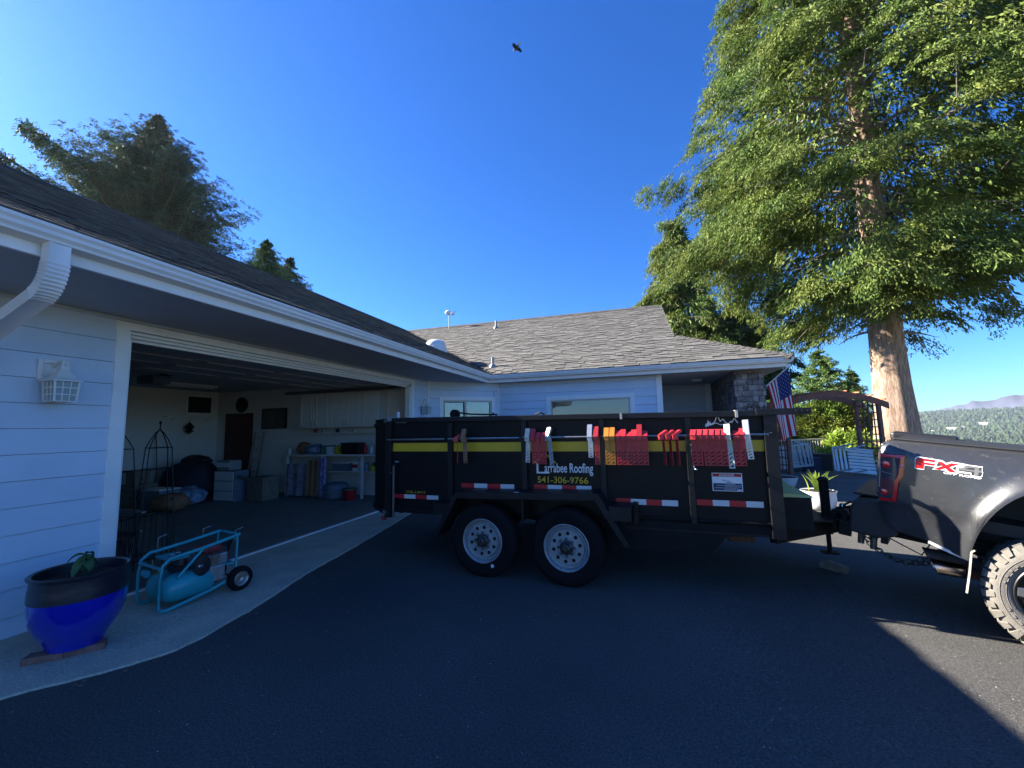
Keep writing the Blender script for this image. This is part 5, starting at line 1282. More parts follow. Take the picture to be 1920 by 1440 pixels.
# bumper and hitch
m = MB(); m.prism([(-1.23, .56), (-1.23, .80), (-1.20, .88), (-1.02, .905), (-.90, .89), (-.84, .68), (-.86, .60), (-1.0, .55)], .08, TWD-.06); bp = m.build('rear_bumper', 'truck_plastic', K, bevel=.02)
kb('bumper_step', 'black_edge', ((-1.235, .3, .905), (-1.03, TWD-.3, .925)))
kb('hitch_receiver', 'black_edge', ((-1.30, .90, .42), (-.9, 1.06, .54)), ((-1.0, .35, .45), (-.94, TWD-.35, .53)))
kb('hitch_drop', 'black_edge', ((-1.42, .93, .36), (-1.36, 1.03, .60)), ((-1.42, .80, .34), (-1.30, .86, .50)), bevel=.006)
m = MB(); m.lathe([(.03, 0), (.018, .03), (.018, .05), (.035, .07), (.036, .09), (.02, .115), (0, .12)], (-1.42, .98, .55), 14); m.build('hitch_ball', 'chrome', K, smooth=True)
for v in (.62, .72): kb('trailer_plug', 'dull_steel', ((-1.12, v, .40), (-1.05, v+.06, .50)), bevel=.01)
for (s, v) in ((-1.18, .55), (-1.06, .42)):
    m = MB(); m.lathe([(.03, 0), (.03, .12), (.018, .13)], (s, v, .36), 12); m.build('tow_hook', 'dull_steel', K)
m = MB(); 
for p, q in (((-.64, .635), (-.50, .588)), ((-.50, .588), (-.385, .556))): m.bar((p[0], .045, p[1]), (q[0], .045, q[1]), .028, .022)
m.build('lit_flange', 'gutter', K)  # sunlight on the body's bottom flange, painted as a bright strip
kb('frame_rail', 'black_worn', ((-.95, .45, .52), (4.2, .53, .68)), ((-.95, TWD-.53, .52), (4.2, TWD-.45, .68)))
# crease highlight line
m = MB(); 
# exhaust
for k, (s, v, h) in enumerate(((-.60, .22, .385), (-.66, .46, .42))):
    d = Vector((.95, .22, .02)).normalized(); c = Vector((s, v, h)); m = MB()
    sd = d.cross(Vector((0, 0, 1))).normalized(); uu = sd.cross(d); vs = []; prof = [(.060, .20), (.064, .02), (.066, 0), (.061, -.002), (.056, .02), (.054, .18)]
    for r, a in prof:
        for q in range(22):
            t_ = 2*pi*q/22; off = -.03*sin(t_)   # slash-cut end
            vs.append(c+d*(a+(off if a < .05 else 0))+sd*r*cos(t_)+uu*r*sin(t_))
    m.add(vs, [(i*22+q, i*22+(q+1) % 22, (i+1)*22+(q+1) % 22, (i+1)*22+q) for i in range(5) for q in range(22)]+[list(range(5*22, 6*22))])
    tp = m.build('exhaust_tip', 'exhaust_tip' if k == 0 else 'dull_steel', K, smooth=True)
    m = MB(); m.tube([c+d*.05, c+d*.14], .0545, 18); m.build('bore', 'hole', tp)
    m = MB(); m.tube([c+d*.18, c+d*.5, c+d*.9+Vector((0, .1, .05))], .048, 14); m.build('exhaust_pipe', 'rust' if k == 0 else 'dull_steel', K, smooth=True)
# mud flap
m = MB(); 
for p, q in (((-.355, .67), (-.375, .64)), ((-.375, .64), (-.380, .48)), ((-.380, .48), (-.392, .30))):
    m.add([(p[0], -.05, p[1]), (q[0], -.05, q[1]), (q[0], .28, q[1]), (p[0], .28, p[1]), (p[0]+.012, -.05, p[1]), (q[0]+.012, -.05, q[1]), (q[0]+.012, .28, q[1]), (p[0]+.012, .28, p[1])], [(0,1,2,3), (7,6,5,4), (0,4,5,1), (1,5,6,2)])
m.build('mud_flap', 'truck_plastic', K)
m = MB()
for p, q in (((-.352, .665), (-.372, .645)), ((-.372, .645), (-.377, .48)), ((-.377, .48), (-.389, .30))): m.bar((p[0], -.055, p[1]), (q[0], -.055, q[1]), .013, .010)
m.build('flap_edge', 'cream_bracket', K)
# fuel of the wheel
def truck_wheel(s, v, sgn, name='wheel'):
    c = (s, v, TR); m = MB()
    pr = [(.24, .012), (.262, -.008), (.30, -.018), (.335, -.012), (.36, .004), (.378, .022), (.384, .05), (.384, .24), (.36, .285), (.30, .30), (.25, .28)]
    m.lathe([(r, sgn*z) for r, z in pr], c, 64, ax='Y', cap=False); wh = m.build(name, 'tyre_dusty', K, smooth=True)
    N = 34
    for k in range(N):
        a = 2*pi*k/N; m = MB(); 
        for (da, y0, y1, wd_, hh) in ((0, .018, .085, .052, .016), (.5, .095, .15, .045, .014), (0, .16, .215, .045, .014), (.5, .225, .285, .052, .016)):
            aa = a+da*2*pi/N; rd = Vector((cos(aa), 0, sin(aa))); p = Vector(c)+rd*.389; m.bar(p+Vector((0, sgn*y0, 0)), p+Vector((0, sgn*y1, 0)), wd_, hh, upv=rd)
        rd = Vector((cos(a), 0, sin(a))); tg_ = Vector((-sin(a), 0, cos(a)))     # shoulder lugs, alternately long and short
        ln = .335 if k % 2 == 0 else .350
        A, B = Vector(c)+rd*ln+Vector((0, sgn*-.004, 0)), Vector(c)+rd*.388+Vector((0, sgn*.020, 0))
        sk = tg_*(.006 if k % 2 else -.006)
        m.add([A-tg_*.018+sk, A+tg_*.020+sk, B+tg_*.026, B-tg_*.026, A-tg_*.014+sk+Vector((0, -sgn*.012, 0)), A+tg_*.016+sk+Vector((0, -sgn*.012, 0)), B+tg_*.022+Vector((0, -sgn*.016, 0)), B-tg_*.022+Vector((0, -sgn*.016, 0))],
              [(4, 5, 6, 7), (0, 1, 5, 4), (1, 2, 6, 5), (2, 3, 7, 6), (3, 0, 4, 7)])
        m.build('tread_lug', 'tyre_dusty', wh)
    m = MB(); m.lathe([(r, sgn*z) for r, z in [(.305, -.0185), (.309, -.0205), (.313, -.0185)]], c, 64, ax='Y', cap=False); m.lathe([(r, sgn*z) for r, z in [(.275, -.012), (.278, -.014), (.281, -.013)]], c, 64, ax='Y', cap=False)
    for k in range(40):
        if k % 20 in (0, 1, 2, 12, 13, 14, 15): continue
        a = 2*pi*k/40; rd = Vector((cos(a), 0, sin(a))); tg_ = Vector((-sin(a), 0, cos(a))); p = Vector(c)+rd*.294+Vector((0, sgn*-.018, 0)); m.bar(p-tg_*.010, p+tg_*.008, .004, .014, upv=rd)
    m.build('sidewall_lettering', 'tyre_dusty', wh)
    m = MB(); m.lathe([(r, sgn*z) for r, z in [(.235, .24), (.24, .012), (.248, -.004), (.242, -.008), (.232, .0), (.226, .03), (.222, .10), (.222, .2), (.0, .21)]], c, 56, ax='Y', cap=False); rm = m.build('rim', 'alloy_dark', wh, smooth=True)
    for k in range(6):
        a = 2*pi*k/6+pi; rd = Vector((cos(a), 0, sin(a))); m = MB()
        m.bar(Vector(c)+rd*.05+Vector((0, sgn*.045, 0)), Vector(c)+rd*.232+Vector((0, sgn*.012, 0)), .062, .030, upv=(0, 1, 0)); m.build('spoke', 'alloy', rm, bevel=.006)
    m = MB(); m.lathe([(r, sgn*z) for r, z in [(.08, .05), (.078, .02), (.05, .01), (0, .008)]], c, 24, ax='Y', cap=False); m.build('hub', 'alloy_dark', rm, smooth=True)
CUR_T[0] = Matrix.Translation((.15, -.01, -.045)) @ Matrix.Scale(1.075, 4)
truck_wheel(0, 0, 1); truck_wheel(0, 1.74, -1)
truck_wheel(3.3, 0, 1); truck_wheel(3.3, 1.74, -1)
CUR_T[0] = Matrix.Diagonal((.89, .935, .935, 1))
# cab and bonnet (beyond the edge of the photograph)
m = MB(); v0, v1 = .04, TWD-.04
cabp = [(1.02, .55), (3.25, .55), (3.5, .9), (3.5, 1.30), (3.10, 1.36), (2.55, 1.92), (2.35, 1.97), (1.35, 1.97), (1.12, 1.85), (1.02, 1.45)]
vs = []
for v, ins in ((v0, .16), (v1, -.16)):
    for s, h in cabp: vs.append((s, v+(ins*max(0, (h-1.36)/.6)), h))
n = len(cabp); m.add(vs, [list(range(n))[::-1], list(range(n, 2*n))]+[(i, (i+1) % n, n+(i+1) % n, n+i) for i in range(n)]); m.build('cab', 'truck_paint', K, bevel=.03)
m = MB(); hp = [(3.5, .9), (3.52, .55), (4.7, .55), (4.85, .8), (4.85, 1.15), (4.7, 1.27), (3.5, 1.34)]; m.prism(hp, v0+.02, v1-.02); m.build('bonnet', 'truck_paint', K, bevel=.04)
for v, sg in ((v0+.045, -1), (v1-.045, 1)):
    for a, b_, c_2, d_ in ((1.25, 1.95, 1.45, 1.88), (2.05, 2.95, 1.45, 1.88)):
        m = MB(); y = v+sg*.0; e = .05*sg
        m.add([(a, y+sg*.022-0, 1.40), (b_, y+sg*.022, 1.40), (b_-(.45 if a > 2 else .02), y-sg*.082, 1.86), (a+.05, y-sg*.082, 1.86)], [(0, 1, 2, 3) if sg < 0 else (3, 2, 1, 0)]); m.build('side_window', 'glass_dark', K)
# decal
def decal():
    X0, X1, Z0_, Z1_ = -.752, -.325, 1.285, 1.372
    def P(px, py):  # crop pixel -> s,h
        s = X0+(px-512)/(1392-512)*(X1-X0); base = 1.384-(px-512)/880*.014; h = base-(py-(250+(px-512)*.105))/155*.114
        return s, h
    def pl(name, pts, m_, dv, parent=K):
        m = MB(); q = [P(*p) for p in pts]; m.add([(s, bodyv(s, h)-dv, h) for s, h in q], [list(range(len(q)))[::-1]]); return m.build(name, m_, parent)
    F = [(520, 285), (548, 262), (800, 292), (782, 318), (640, 302), (634, 318), (790, 336), (776, 360), (640, 345), (634, 402), (520, 392)]
    Xl = [(810, 302), (880, 310), (935, 345), (1005, 320), (1110, 332), (1000, 375), (1075, 432), (985, 428), (925, 388), (850, 405), (770, 395), (875, 358)]
    Fo = [(512, 275), (540, 250), (820, 282), (870, 298), (795, 395), (650, 360), (645, 412), (512, 402)]
    pl('decal', [(508, 272), (540, 248), (882, 290), (935, 322), (1000, 304), (1145, 322), (1205, 334), (1392, 352), (1388, 410), (1398, 412), (1392, 462), (1362, 478), (1245, 462), (1243, 440), (1110, 430), (1082, 446), (980, 440), (925, 410), (750, 402), (795, 370), (648, 356), (644, 412), (508, 400)], 'print_white', .003)
    pl('decal', [(1100, 372), (1205, 343), (1380, 362), (1376, 418), (1386, 422), (1380, 452), (1358, 466), (1256, 452), (1256, 425), (1098, 410)], 'truck_plastic', .0042)
    pl('decal', F, 'decal_red', .0045)
    m = MB()
    for tri_ in ([(810, 302), (880, 310), (1075, 432), (985, 428)], [(1005, 320), (1110, 332), (850, 405), (770, 395)]):
        q = [P(*p) for p in tri_]; m.add([(s, bodyv(s, h)-.0046-(.0004 if tri_[0][0] == 810 else 0), h) for s, h in q], [(3, 2, 1, 0)])
    m.build('decal', 'decal_red', K)
    pl('decal', [(832, 312), (905, 352), (808, 362), (808, 350)], 'truck_plastic', .0043)
    pl('decal', [(1010, 378), (1066, 356), (1060, 410)], 'truck_plastic', .0043)
    m = MB()
    for q_ in ([(1106, 380), (1212, 347), (1350, 360), (1348, 396), (1378, 399), (1376, 420), (1346, 417), (1342, 458), (1290, 452), (1292, 413), (1106, 399)],):
        q = [P(*p) for p in q_]; m.add([(s, bodyv(s, h)-.0052, h) for s, h in q], [list(range(len(q)))[::-1]])
    m.build('decal', 'decal_grey', K)
    pl('decal', [(1170, 384), (1228, 366), (1294, 371), (1293, 396)], 'truck_plastic', .0058)
    o = text('OFF ROAD', 'lettering', X0+.19, 1.262, X1-.005, 1.282, 0, 'print_white', K, bold=.03)
    for v in o.data.vertices:
        s, h = v.co.x, v.co.z-(v.co.x-(X0+.19))*.03; v.co = (s*.89, (bodyv(s, h)-.003)*.935, h*.935)
decal()
CUR_T[0] = None

# ------------------------------------------------------------------ patio things
def planter(name, label, c, prof, m_, n=32, group=None):
    t = thing(name, label, 'planter', c, group=group); m = MB(world=t); m.lathe(prof, c, n, cap=False); m.build('body', m_, t, smooth=True)
    m = MB(world=t); m.lathe([(prof[-1][0]-.01, prof[-1][1]-.0), (0, prof[-1][1]+.01)], c, n, cap=False); m.build('soil', 'soil', t); return t
def leaves(name, N, c, fn, m_, parent, **tg):
    V = np.zeros((N, 4, 3), np.float32)
    for i in range(N):
        b_, d, s, L_, wd_ = fn(i)
        V[i, 0] = b_; V[i, 1] = b_+d*L_*.5+s*wd_/2; V[i, 2] = b_+d*L_; V[i, 3] = b_+d*L_*.5-s*wd_/2
    return quads(name, V, m_, parent, **tg)
def blade_plant(name, label, c, n, hgt, m_, spread=.25, wd_=.035, group=None, base=.08):
    t = thing(name, label, 'plant', c, group=group); c = Vector(c)
    for i in range(n):
        a = random.uniform(0, 2*pi); r = random.uniform(0, base); out = random.uniform(.1, spread); H_ = hgt*random.uniform(.6, 1); d = Vector((cos(a), sin(a), 0)); s = Vector((-sin(a), cos(a), 0)) if random.random() < .5 else Vector((1, 0, 0)); m = MB(world=t); vs = []; NN = 6
        for j in range(NN+1):
            u = j/NN; p = c+d*(r+out*u*u)+Vector((0, 0, H_*(u-.25*u*u*out/spread))); ww = wd_/2*(1-u)**.6*(.6+.4*min(1, u*4)); vs += [p-s*ww, p+s*ww]
        m.add(vs, [(2*j, 2*j+1, 2*j+3, 2*j+2) for j in range(NN)]); m.build('leaf', m_, t, smooth='all')
    return t
PP = (3.03, 8.75, .006)
planter('white_planter', 'large white glazed round pot holding bright green iris leaves behind the trailer tongue', PP, [(.0, 0), (.19, 0), (.22, .03), (.25, .10), (.262, .20), (.258, .27), (.275, .30), (.275, .315), (.25, .305)], 'white_glaze')
blade_plant('iris_plant', 'bright yellow-green iris leaves rising from the white pot behind the trailer tongue', (3.03, 8.75, .31), 26, .46, 'iris_leaf', .26, .05, base=.15)
PP = (3.0, 11.6, .006)
planter('white_bowl', 'wide white bowl planter half hidden behind the trailer corner', (3.16, 11.2, .006), [(.0, 0), (.2, 0), (.28, .08), (.33, .22), (.35, .27), (.32, .26)], 'white_glaze')
blade_plant('fern_plant', 'dark drooping fern growing in the white bowl', (3.2, 12.3, .2), 40, .42, 'fern_leaf', .42, .03)
t = thing('garden_hose', 'pale coiled hose lying beside the white pot', 'hose', (2.75, 9.7, .006)); m = MB(world=t)
m.tube([(2.75+(.28-.02*k*.1)*cos(k*.4), 9.8+.2*sin(k*.4), .03+.012*(k//16)) for k in range(48)], .014, 6); m.build('coil', 'white_plastic', t, smooth=True)
# plastic slatted chairs tipped against each other
def slat_chair(c, rz, label, roll):
    t = thing('slatted_chair', label, 'garden chair', c, group='white slatted garden chairs tipped over on the patio', matrix=Matrix.Translation(c) @ Matrix.Rotation(rz, 4, 'Z') @ Matrix.Rotation(roll, 4, 'Y'))
    for k in range(7):
        m = MB(); y = -.27+.09*k; m.box((0, y-.035, 0), (.62, y+.035, .022)); m.build('slat', 'white_resin', t, bevel=.004)
    for k in range(3):
        m = MB(); x = -.30+.10*k; m.box((x, -.30, .0), (x+.055, .30, .022)); m.build('seat_slat', 'white_resin', t, bevel=.004)
    for y in (-.33, .33):
        m = MB(); m.box((-.34, y-.018, -.02), (.64, y+.018, .045)); m.build('side_rail', 'white_resin', t, bevel=.004)
        m = MB(); m.bar((-.25, y, 0), (-.10, y, .42), .03, .05, upv=(1, 0, 0)); m.build('leg', 'white_resin', t)
        m = MB(); m.bar((.12, y, .0), (.22, y, .42), .03, .05, upv=(1, 0, 0)); m.build('leg', 'white_resin', t)
    m = MB(); m.box((-.36, -.31, -.01), (-.33, .31, .03)); m.build('front_rail', 'white_resin', t)
slat_chair((5.05, 14.35, .42), radians(-8), 'white slatted garden chair tipped on its side behind the flag', radians(172))
bpy.data.objects['slatted_chair'].matrix_world = Matrix.Translation((4.62, 14.6, .50)) @ Matrix.Rotation(radians(172), 4, 'Z') @ Matrix.Rotation(radians(8), 4, 'Y') @ Matrix.Rotation(radians(78), 4, 'X')
slat_chair((5.9, 13.9, .4), 0, 'white slatted garden chair lying on its side beside the brown arbour', 0)
bpy.data.objects['slatted_chair.001'].matrix_world = Matrix.Translation((5.55, 13.75, .45)) @ Matrix.Rotation(radians(4), 4, 'Z') @ Matrix.Rotation(radians(6), 4, 'Y') @ Matrix.Rotation(radians(72), 4, 'X')
for (c, s_, m_, lab) in (((4.85, 15.6, .0), (.95, .4, .55), 'grey_metal', 'long grey raised planter box behind the white chairs'), ((5.05, 14.9, .0), (.4, .35, .42), 'print_blue', 'dark blue tub standing between the white chairs'), ((5.5, 15.3, 0), (.4, .4, .5), 'black_plastic', 'black plant tub behind the tipped chairs')):
    t = crate('planter_box', lab, 'planter', (c[0]-s_[0]/2, c[1]-s_[1]/2, .006), (c[0]+s_[0]/2, c[1]+s_[1]/2, s_[2]), m_)
# cream railing behind
def at_depth(px, py, D): d = fw*CAM_F+rt*(px-960)+up*(720-py); return Vector((0, 0, EYE))+d*(D/CAM_F)
R0, R1 = at_depth(1462, 826, 17.2), at_depth(1570, 822, 17.6)
t = thing('garden_railing', 'low cream wooden railing at the far edge of the patio', 'railing', (R0.x, R0.y, R0.z-.9)); rd_ = R1-R0
m = MB(world=t); m.bar(R0, R1, .09, .05); m.build('top_rail', 'cream_bracket', t); m = MB(world=t); m.bar(R0-Vector((0, 0, .72)), R1-Vector((0, 0, .72)), .05, .04); m.build('bottom_rail', 'cream_bracket', t)
for k in range(22):
    p = R0+rd_*((k+.5)/22); m = MB(world=t); m.bar(p-Vector((0, 0, .70)), p-Vector((0, 0, .03)), .035, .03); m.build('baluster', 'cream_bracket', t)
# arbour
AR = thing('garden_arbour', 'reddish brown arched wooden arbour at the patio entrance', 'arbour', (5.1, 14.0, 0))
A0, A1 = Vector((3.95, 13.1, 0)), Vector((6.38, 13.75, 0)); ad = (A1-A0).normalized(); an = Vector((-ad.y, ad.x, 0)); AW = (A1-A0).length
def ap_(a, o, z): return A0+ad*a+an*o+Vector((0, 0, z))
for a in (0, AW):
    for o in (0, .75):
        m = MB(world=AR); m.bar(ap_(a, o, 0), ap_(a, o, 2.10), .09, .09, upv=an); m.build('post', 'wood_arbor', AR, bevel=.005)
    for k in range(10):
        z = .15+.2*k; m = MB(world=AR); m.bar(ap_(a+.0, .05, z), ap_(a+.0, .70, z), .02, .03); m.build('lattice_slat', 'wood_arbor', AR)
    for k in range(3):
        m = MB(world=AR); m.bar(ap_(a+.015, .2+.17*k, .1), ap_(a+.015, .2+.17*k, 2.05), .02, .03, upv=an); m.build('lattice_slat', 'wood_arbor', AR)
for o in (-.03, .78):
    m = MB(world=AR); n = 16; vs = []
    for i in range(n+1):
        u = i/n; a = -.25+(AW+.5)*u; z = 1.93+.34*(1-(2*u-1)**2)
        for dz in (-.085, .085):
            for do in (-.022, .022): vs.append(ap_(a, o+do, z+dz))
    m.add(vs, [f for i in range(n) for f in ((4*i, 4*i+4, 4*i+6, 4*i+2), (4*i+1, 4*i+3, 4*i+7, 4*i+5), (4*i+2, 4*i+6, 4*i+7, 4*i+3), (4*i, 4*i+1, 4*i+5, 4*i+4))]); m.build('arch_beam', 'wood_arbor', AR)
for i in range(9):
    u = (i+.5)/9; a = -.2+(AW+.4)*u; z = 1.93+.34*(1-(2*u-1)**2)+.10; m = MB(world=AR); m.bar(ap_(a, -.2, z), ap_(a, .95, z), .05, .03); m.build('roof_slat', 'wood_slat', AR)
# flag
FL = thing('flag', 'American flag hanging from a short pole fixed at the brick pier corner', 'flag', (2.76, 10.05, 2.3))
p0, p1 = Vector((2.71, 10.09, 2.31)), Vector((3.08, 9.72, 2.70))
m = MB(world=FL); m.tube([p0, p1], .014, 8); m.lathe([(0, -.03), (.022, 0), (0, .03)], p1, 8); m.build('pole', 'white_plastic', FL)
m = MB(world=FL); m.lathe([(.03, -.03), (.03, .05)], p0, 8); m.build('socket', 'dull_steel', FL)
def fp(a, b_):   # a 0..1 along the hoist (0 = foot of pole, 1 = tip), b 0..1 down the fly
    top = p0.lerp(p1, .06+.86*a); Lf = 1.30
    gather = b_**.8
    mid = p0.lerp(p1, .82)
    q = top.lerp(Vector((mid.x-.0+.10*(a-.5), mid.y+.06*(a-.5), top.z)), gather*.30)
    z = top.z-Lf*b_*(1-.06*(1-a)) + .0
    zz = top.z*(1-gather*.3)+p0.lerp(p1, .5).z*gather*.3
    z = zz-Lf*b_
    fold = .05*sin(a*8+b_*1.2)*b_**.6+.018*sin(a*17+1)*b_
    return Vector((q.x+fold*.55+.06*b_, q.y-fold*.9, z))
na, nb = 39, 30; verts = [fp(i/na, j/nb) for j in range(nb+1) for i in range(na+1)]
m = MB(world=FL); m.v = []
fs = []; mi = []
m.add(verts, [])
for j in range(nb):
    for i in range(na):
        m.f.append([j*(na+1)+i, j*(na+1)+i+1, (j+1)*(na+1)+i+1, (j+1)*(na+1)+i]); st = i//3
        m.mi.append(2 if (i >= 18 and j < 12) else (1 if st % 2 == 0 else 0))
cl = m.build('cloth', ['flag_white', 'flag_red', 'flag_blue'], FL, smooth='all')
m = MB(world=FL)
for r in range(9):
    cnt = 6 if r % 2 == 0 else 5
    for k in range(cnt):
        a = .46+.54*(r+1)/10; b_ = .4*((k+.5+(0 if cnt == 6 else .5))/6); dA, dB = .014, .0085
        for sgn in (-1, 1):
            ctr = fp(a, b_); ua = (fp(min(a+dA, 1), b_)-ctr); ub = (fp(a, b_+dB)-ctr); nn = ua.cross(ub).normalized()*.003*sgn
            pts = []
            for q in range(10):
                t_ = 2*pi*q/10; R_ = 1 if q % 2 == 0 else .45; pts.append(ctr+ua*R_*cos(t_)*1.1+ub*R_*sin(t_)*1.1+nn)
            m.poly(pts)
m.build('star', 'flag_white', FL, kind='stuff')
# ------------------------------------------------------------------ trees
def unit(a): return a/np.maximum(np.linalg.norm(a, axis=-1, keepdims=True), 1e-6)
def leafcloud(C, D, n, sp, L, Wd, down, jitter, seed, fan=.8, S=None):
    """C: clump centres, D: main growth direction of each clump; n small leaf blades per clump"""
    g = np.random.default_rng(seed); N = len(C)
    c = np.repeat(C, n, 0); d0 = np.repeat(D, n, 0); M_ = N*n; Sn = np.ones(M_) if S is None else np.repeat(S, n)
    t = g.random(M_)
    side = unit(np.cross(d0, np.array([0, 0, 1.0]))+1e-4)
    # blades sit along the spray's spine, fanned to both sides
    off = d0*((t-.5)*sp[0])[:, None]+side*(g.normal(0, sp[1], M_))[:, None]+np.array([0, 0, 1.0])*(g.normal(0, sp[2], M_)-down*.35*t*sp[0])[:, None]
    dirv = unit(d0*1.0+side*(g.uniform(-fan, fan, M_))[:, None]+np.array([0, 0, -1.0])*down+g.normal(0, jitter, (M_, 3)))
    s = unit(np.cross(dirv, unit(g.normal(0, 1, (M_, 3))*.7+d0*.3+np.array([0, 0, .6]))))
    Lr = L*g.uniform(.6, 1.3, M_)*(.5+.5*Sn); wr = Wd*g.uniform(.7, 1.3, M_)*(.6+.4*Sn); b = c+off*Sn[:, None]
    V = np.zeros((M_, 4, 3), np.float32); V[:, 0] = b; V[:, 1] = b+dirv*(Lr*.45)[:, None]+s*(wr/2)[:, None]; V[:, 2] = b+dirv*Lr[:, None]; V[:, 3] = b+dirv*(Lr*.45)[:, None]-s*(wr/2)[:, None]
    return V

def trunk(t, c, h, r0, r1, m_, lean=(0, 0), flute=.0):
    m = MB(world=t); n = 40; K_ = 16; vs = []
    for j in range(K_+1):
        f = j/K_; z = h*f
        for k in range(n):
            a = 2*pi*k/n; r = r0+(r1-r0)*f+.30*r0*max(0, 1-f*6)**2
            r *= 1+flute*(.6*sin(a*7+1.2*sin(f*3))+.5*noise.noise(Vector((cos(a)*3, sin(a)*3, f*2.5))))
            vs.append((c[0]+lean[0]*f+r*cos(a), c[1]+lean[1]*f+r*sin(a), c[2]+z))
    m.add(vs, [(j*n+k, j*n+(k+1) % n, (j+1)*n+(k+1) % n, (j+1)*n+k) for j in range(K_) for k in range(n)])
    return m.build('trunk', m_, t, smooth='all')

def conifer(t, c, H_, prof, zlo, nb, seed, leaf_m, bark_m, npc=60, taper=.4, rv=(.78, 1.08), clen=.8, L=.22, Wd=.06, down=.9, rise=.12, droop=.35, cl_step=.42, lat=.38, inner=.25, lean=(0, 0), azf=None, jitter=.35, fan=.8, bthick=.05, tip_up=0, sp2=.16):
    g = np.random.default_rng(seed); Cs, Ds, Ss = [], [], []; inv_ = np.array(MATW[t.name].inverted()); m = MB(world=t)
    for k in range(nb):
        f = (k+g.random())/nb; z = zlo+(H_-zlo)*(1-(1-f)**1.0); az = g.random()*2*pi if azf is None else azf(g, z)
        R_ = prof(z)*g.uniform(*rv)*(1+.16*noise.noise(Vector((cos(az)*1.5, sin(az)*1.5, z*.22+seed))))
        if R_ < .15: continue
        base = np.array([c[0]+lean[0]*z/H_, c[1]+lean[1]*z/H_, c[2]+z]); d = np.array([cos(az), sin(az), 0]); s = np.array([-sin(az), cos(az), 0])
        ys = g.uniform(-.2, .2); pts = []
        ns = max(3, int(R_/cl_step))
        for j in range(ns+1):
            u = j/ns; p = base+d*R_*u+s*ys*R_*u*u+np.array([0, 0, R_*(rise*u-droop*u*u+tip_up*u**3)]); pts.append(p)
            if u >= inner:
                w_ = 1 if u > .5 else 2 
                for q in (range(-w_, w_+1) if u < .9 else (0,)):
                    if g.random() < .9:
                        pp = p+s*(q*lat*(.5+.5*g.random())*(1.15-u*taper))+g.normal(0, .10, 3)
                        Ss.append(min(1, .22+R_/(3.2*clen/.5)*(1.25-.7*u))); Cs.append(pp if R_ > 2 else p+(pp-p)*R_/2); Ds.append(unit(d*(.8)+s*(q*.5+g.normal(0, .3))+np.array([0, 0, -.25-.3*u+tip_up])))
        m.tube([tuple(p) for p in pts[::max(1, len(pts)//5)]], [bthick*(1-.8*i/max(1, len(pts[::max(1, len(pts)//5)])-1)) for i in range(len(pts[::max(1, len(pts)//5)]))], 5)
    m.build('branch', bark_m, t, kind='stuff')
    for j in range(16):        # the leading shoot
        u = j/15; Cs.append(np.array([c[0]+lean[0], c[1]+lean[1], c[2]+H_-u*1.6*clen/.5])+g.normal(0, .04+.12*u, 3)); Ds.append(unit(np.array([g.normal(0, .5*u+.1), g.normal(0, .5*u+.1), .9]))); Ss.append(.22+.35*u)
    Cs, Ds = np.array(Cs), np.array(Ds)
    V = leafcloud(Cs, Ds, npc, (clen, sp2, .10), L, Wd, down, jitter, seed+1, fan, np.array(Ss))
    Vh = np.concatenate([V, np.ones((*V.shape[:2], 1), np.float32)], 2) @ inv_.T.astype(np.float32)
    o = quads('crown', Vh[..., :3], leaf_m, t); return len(V)

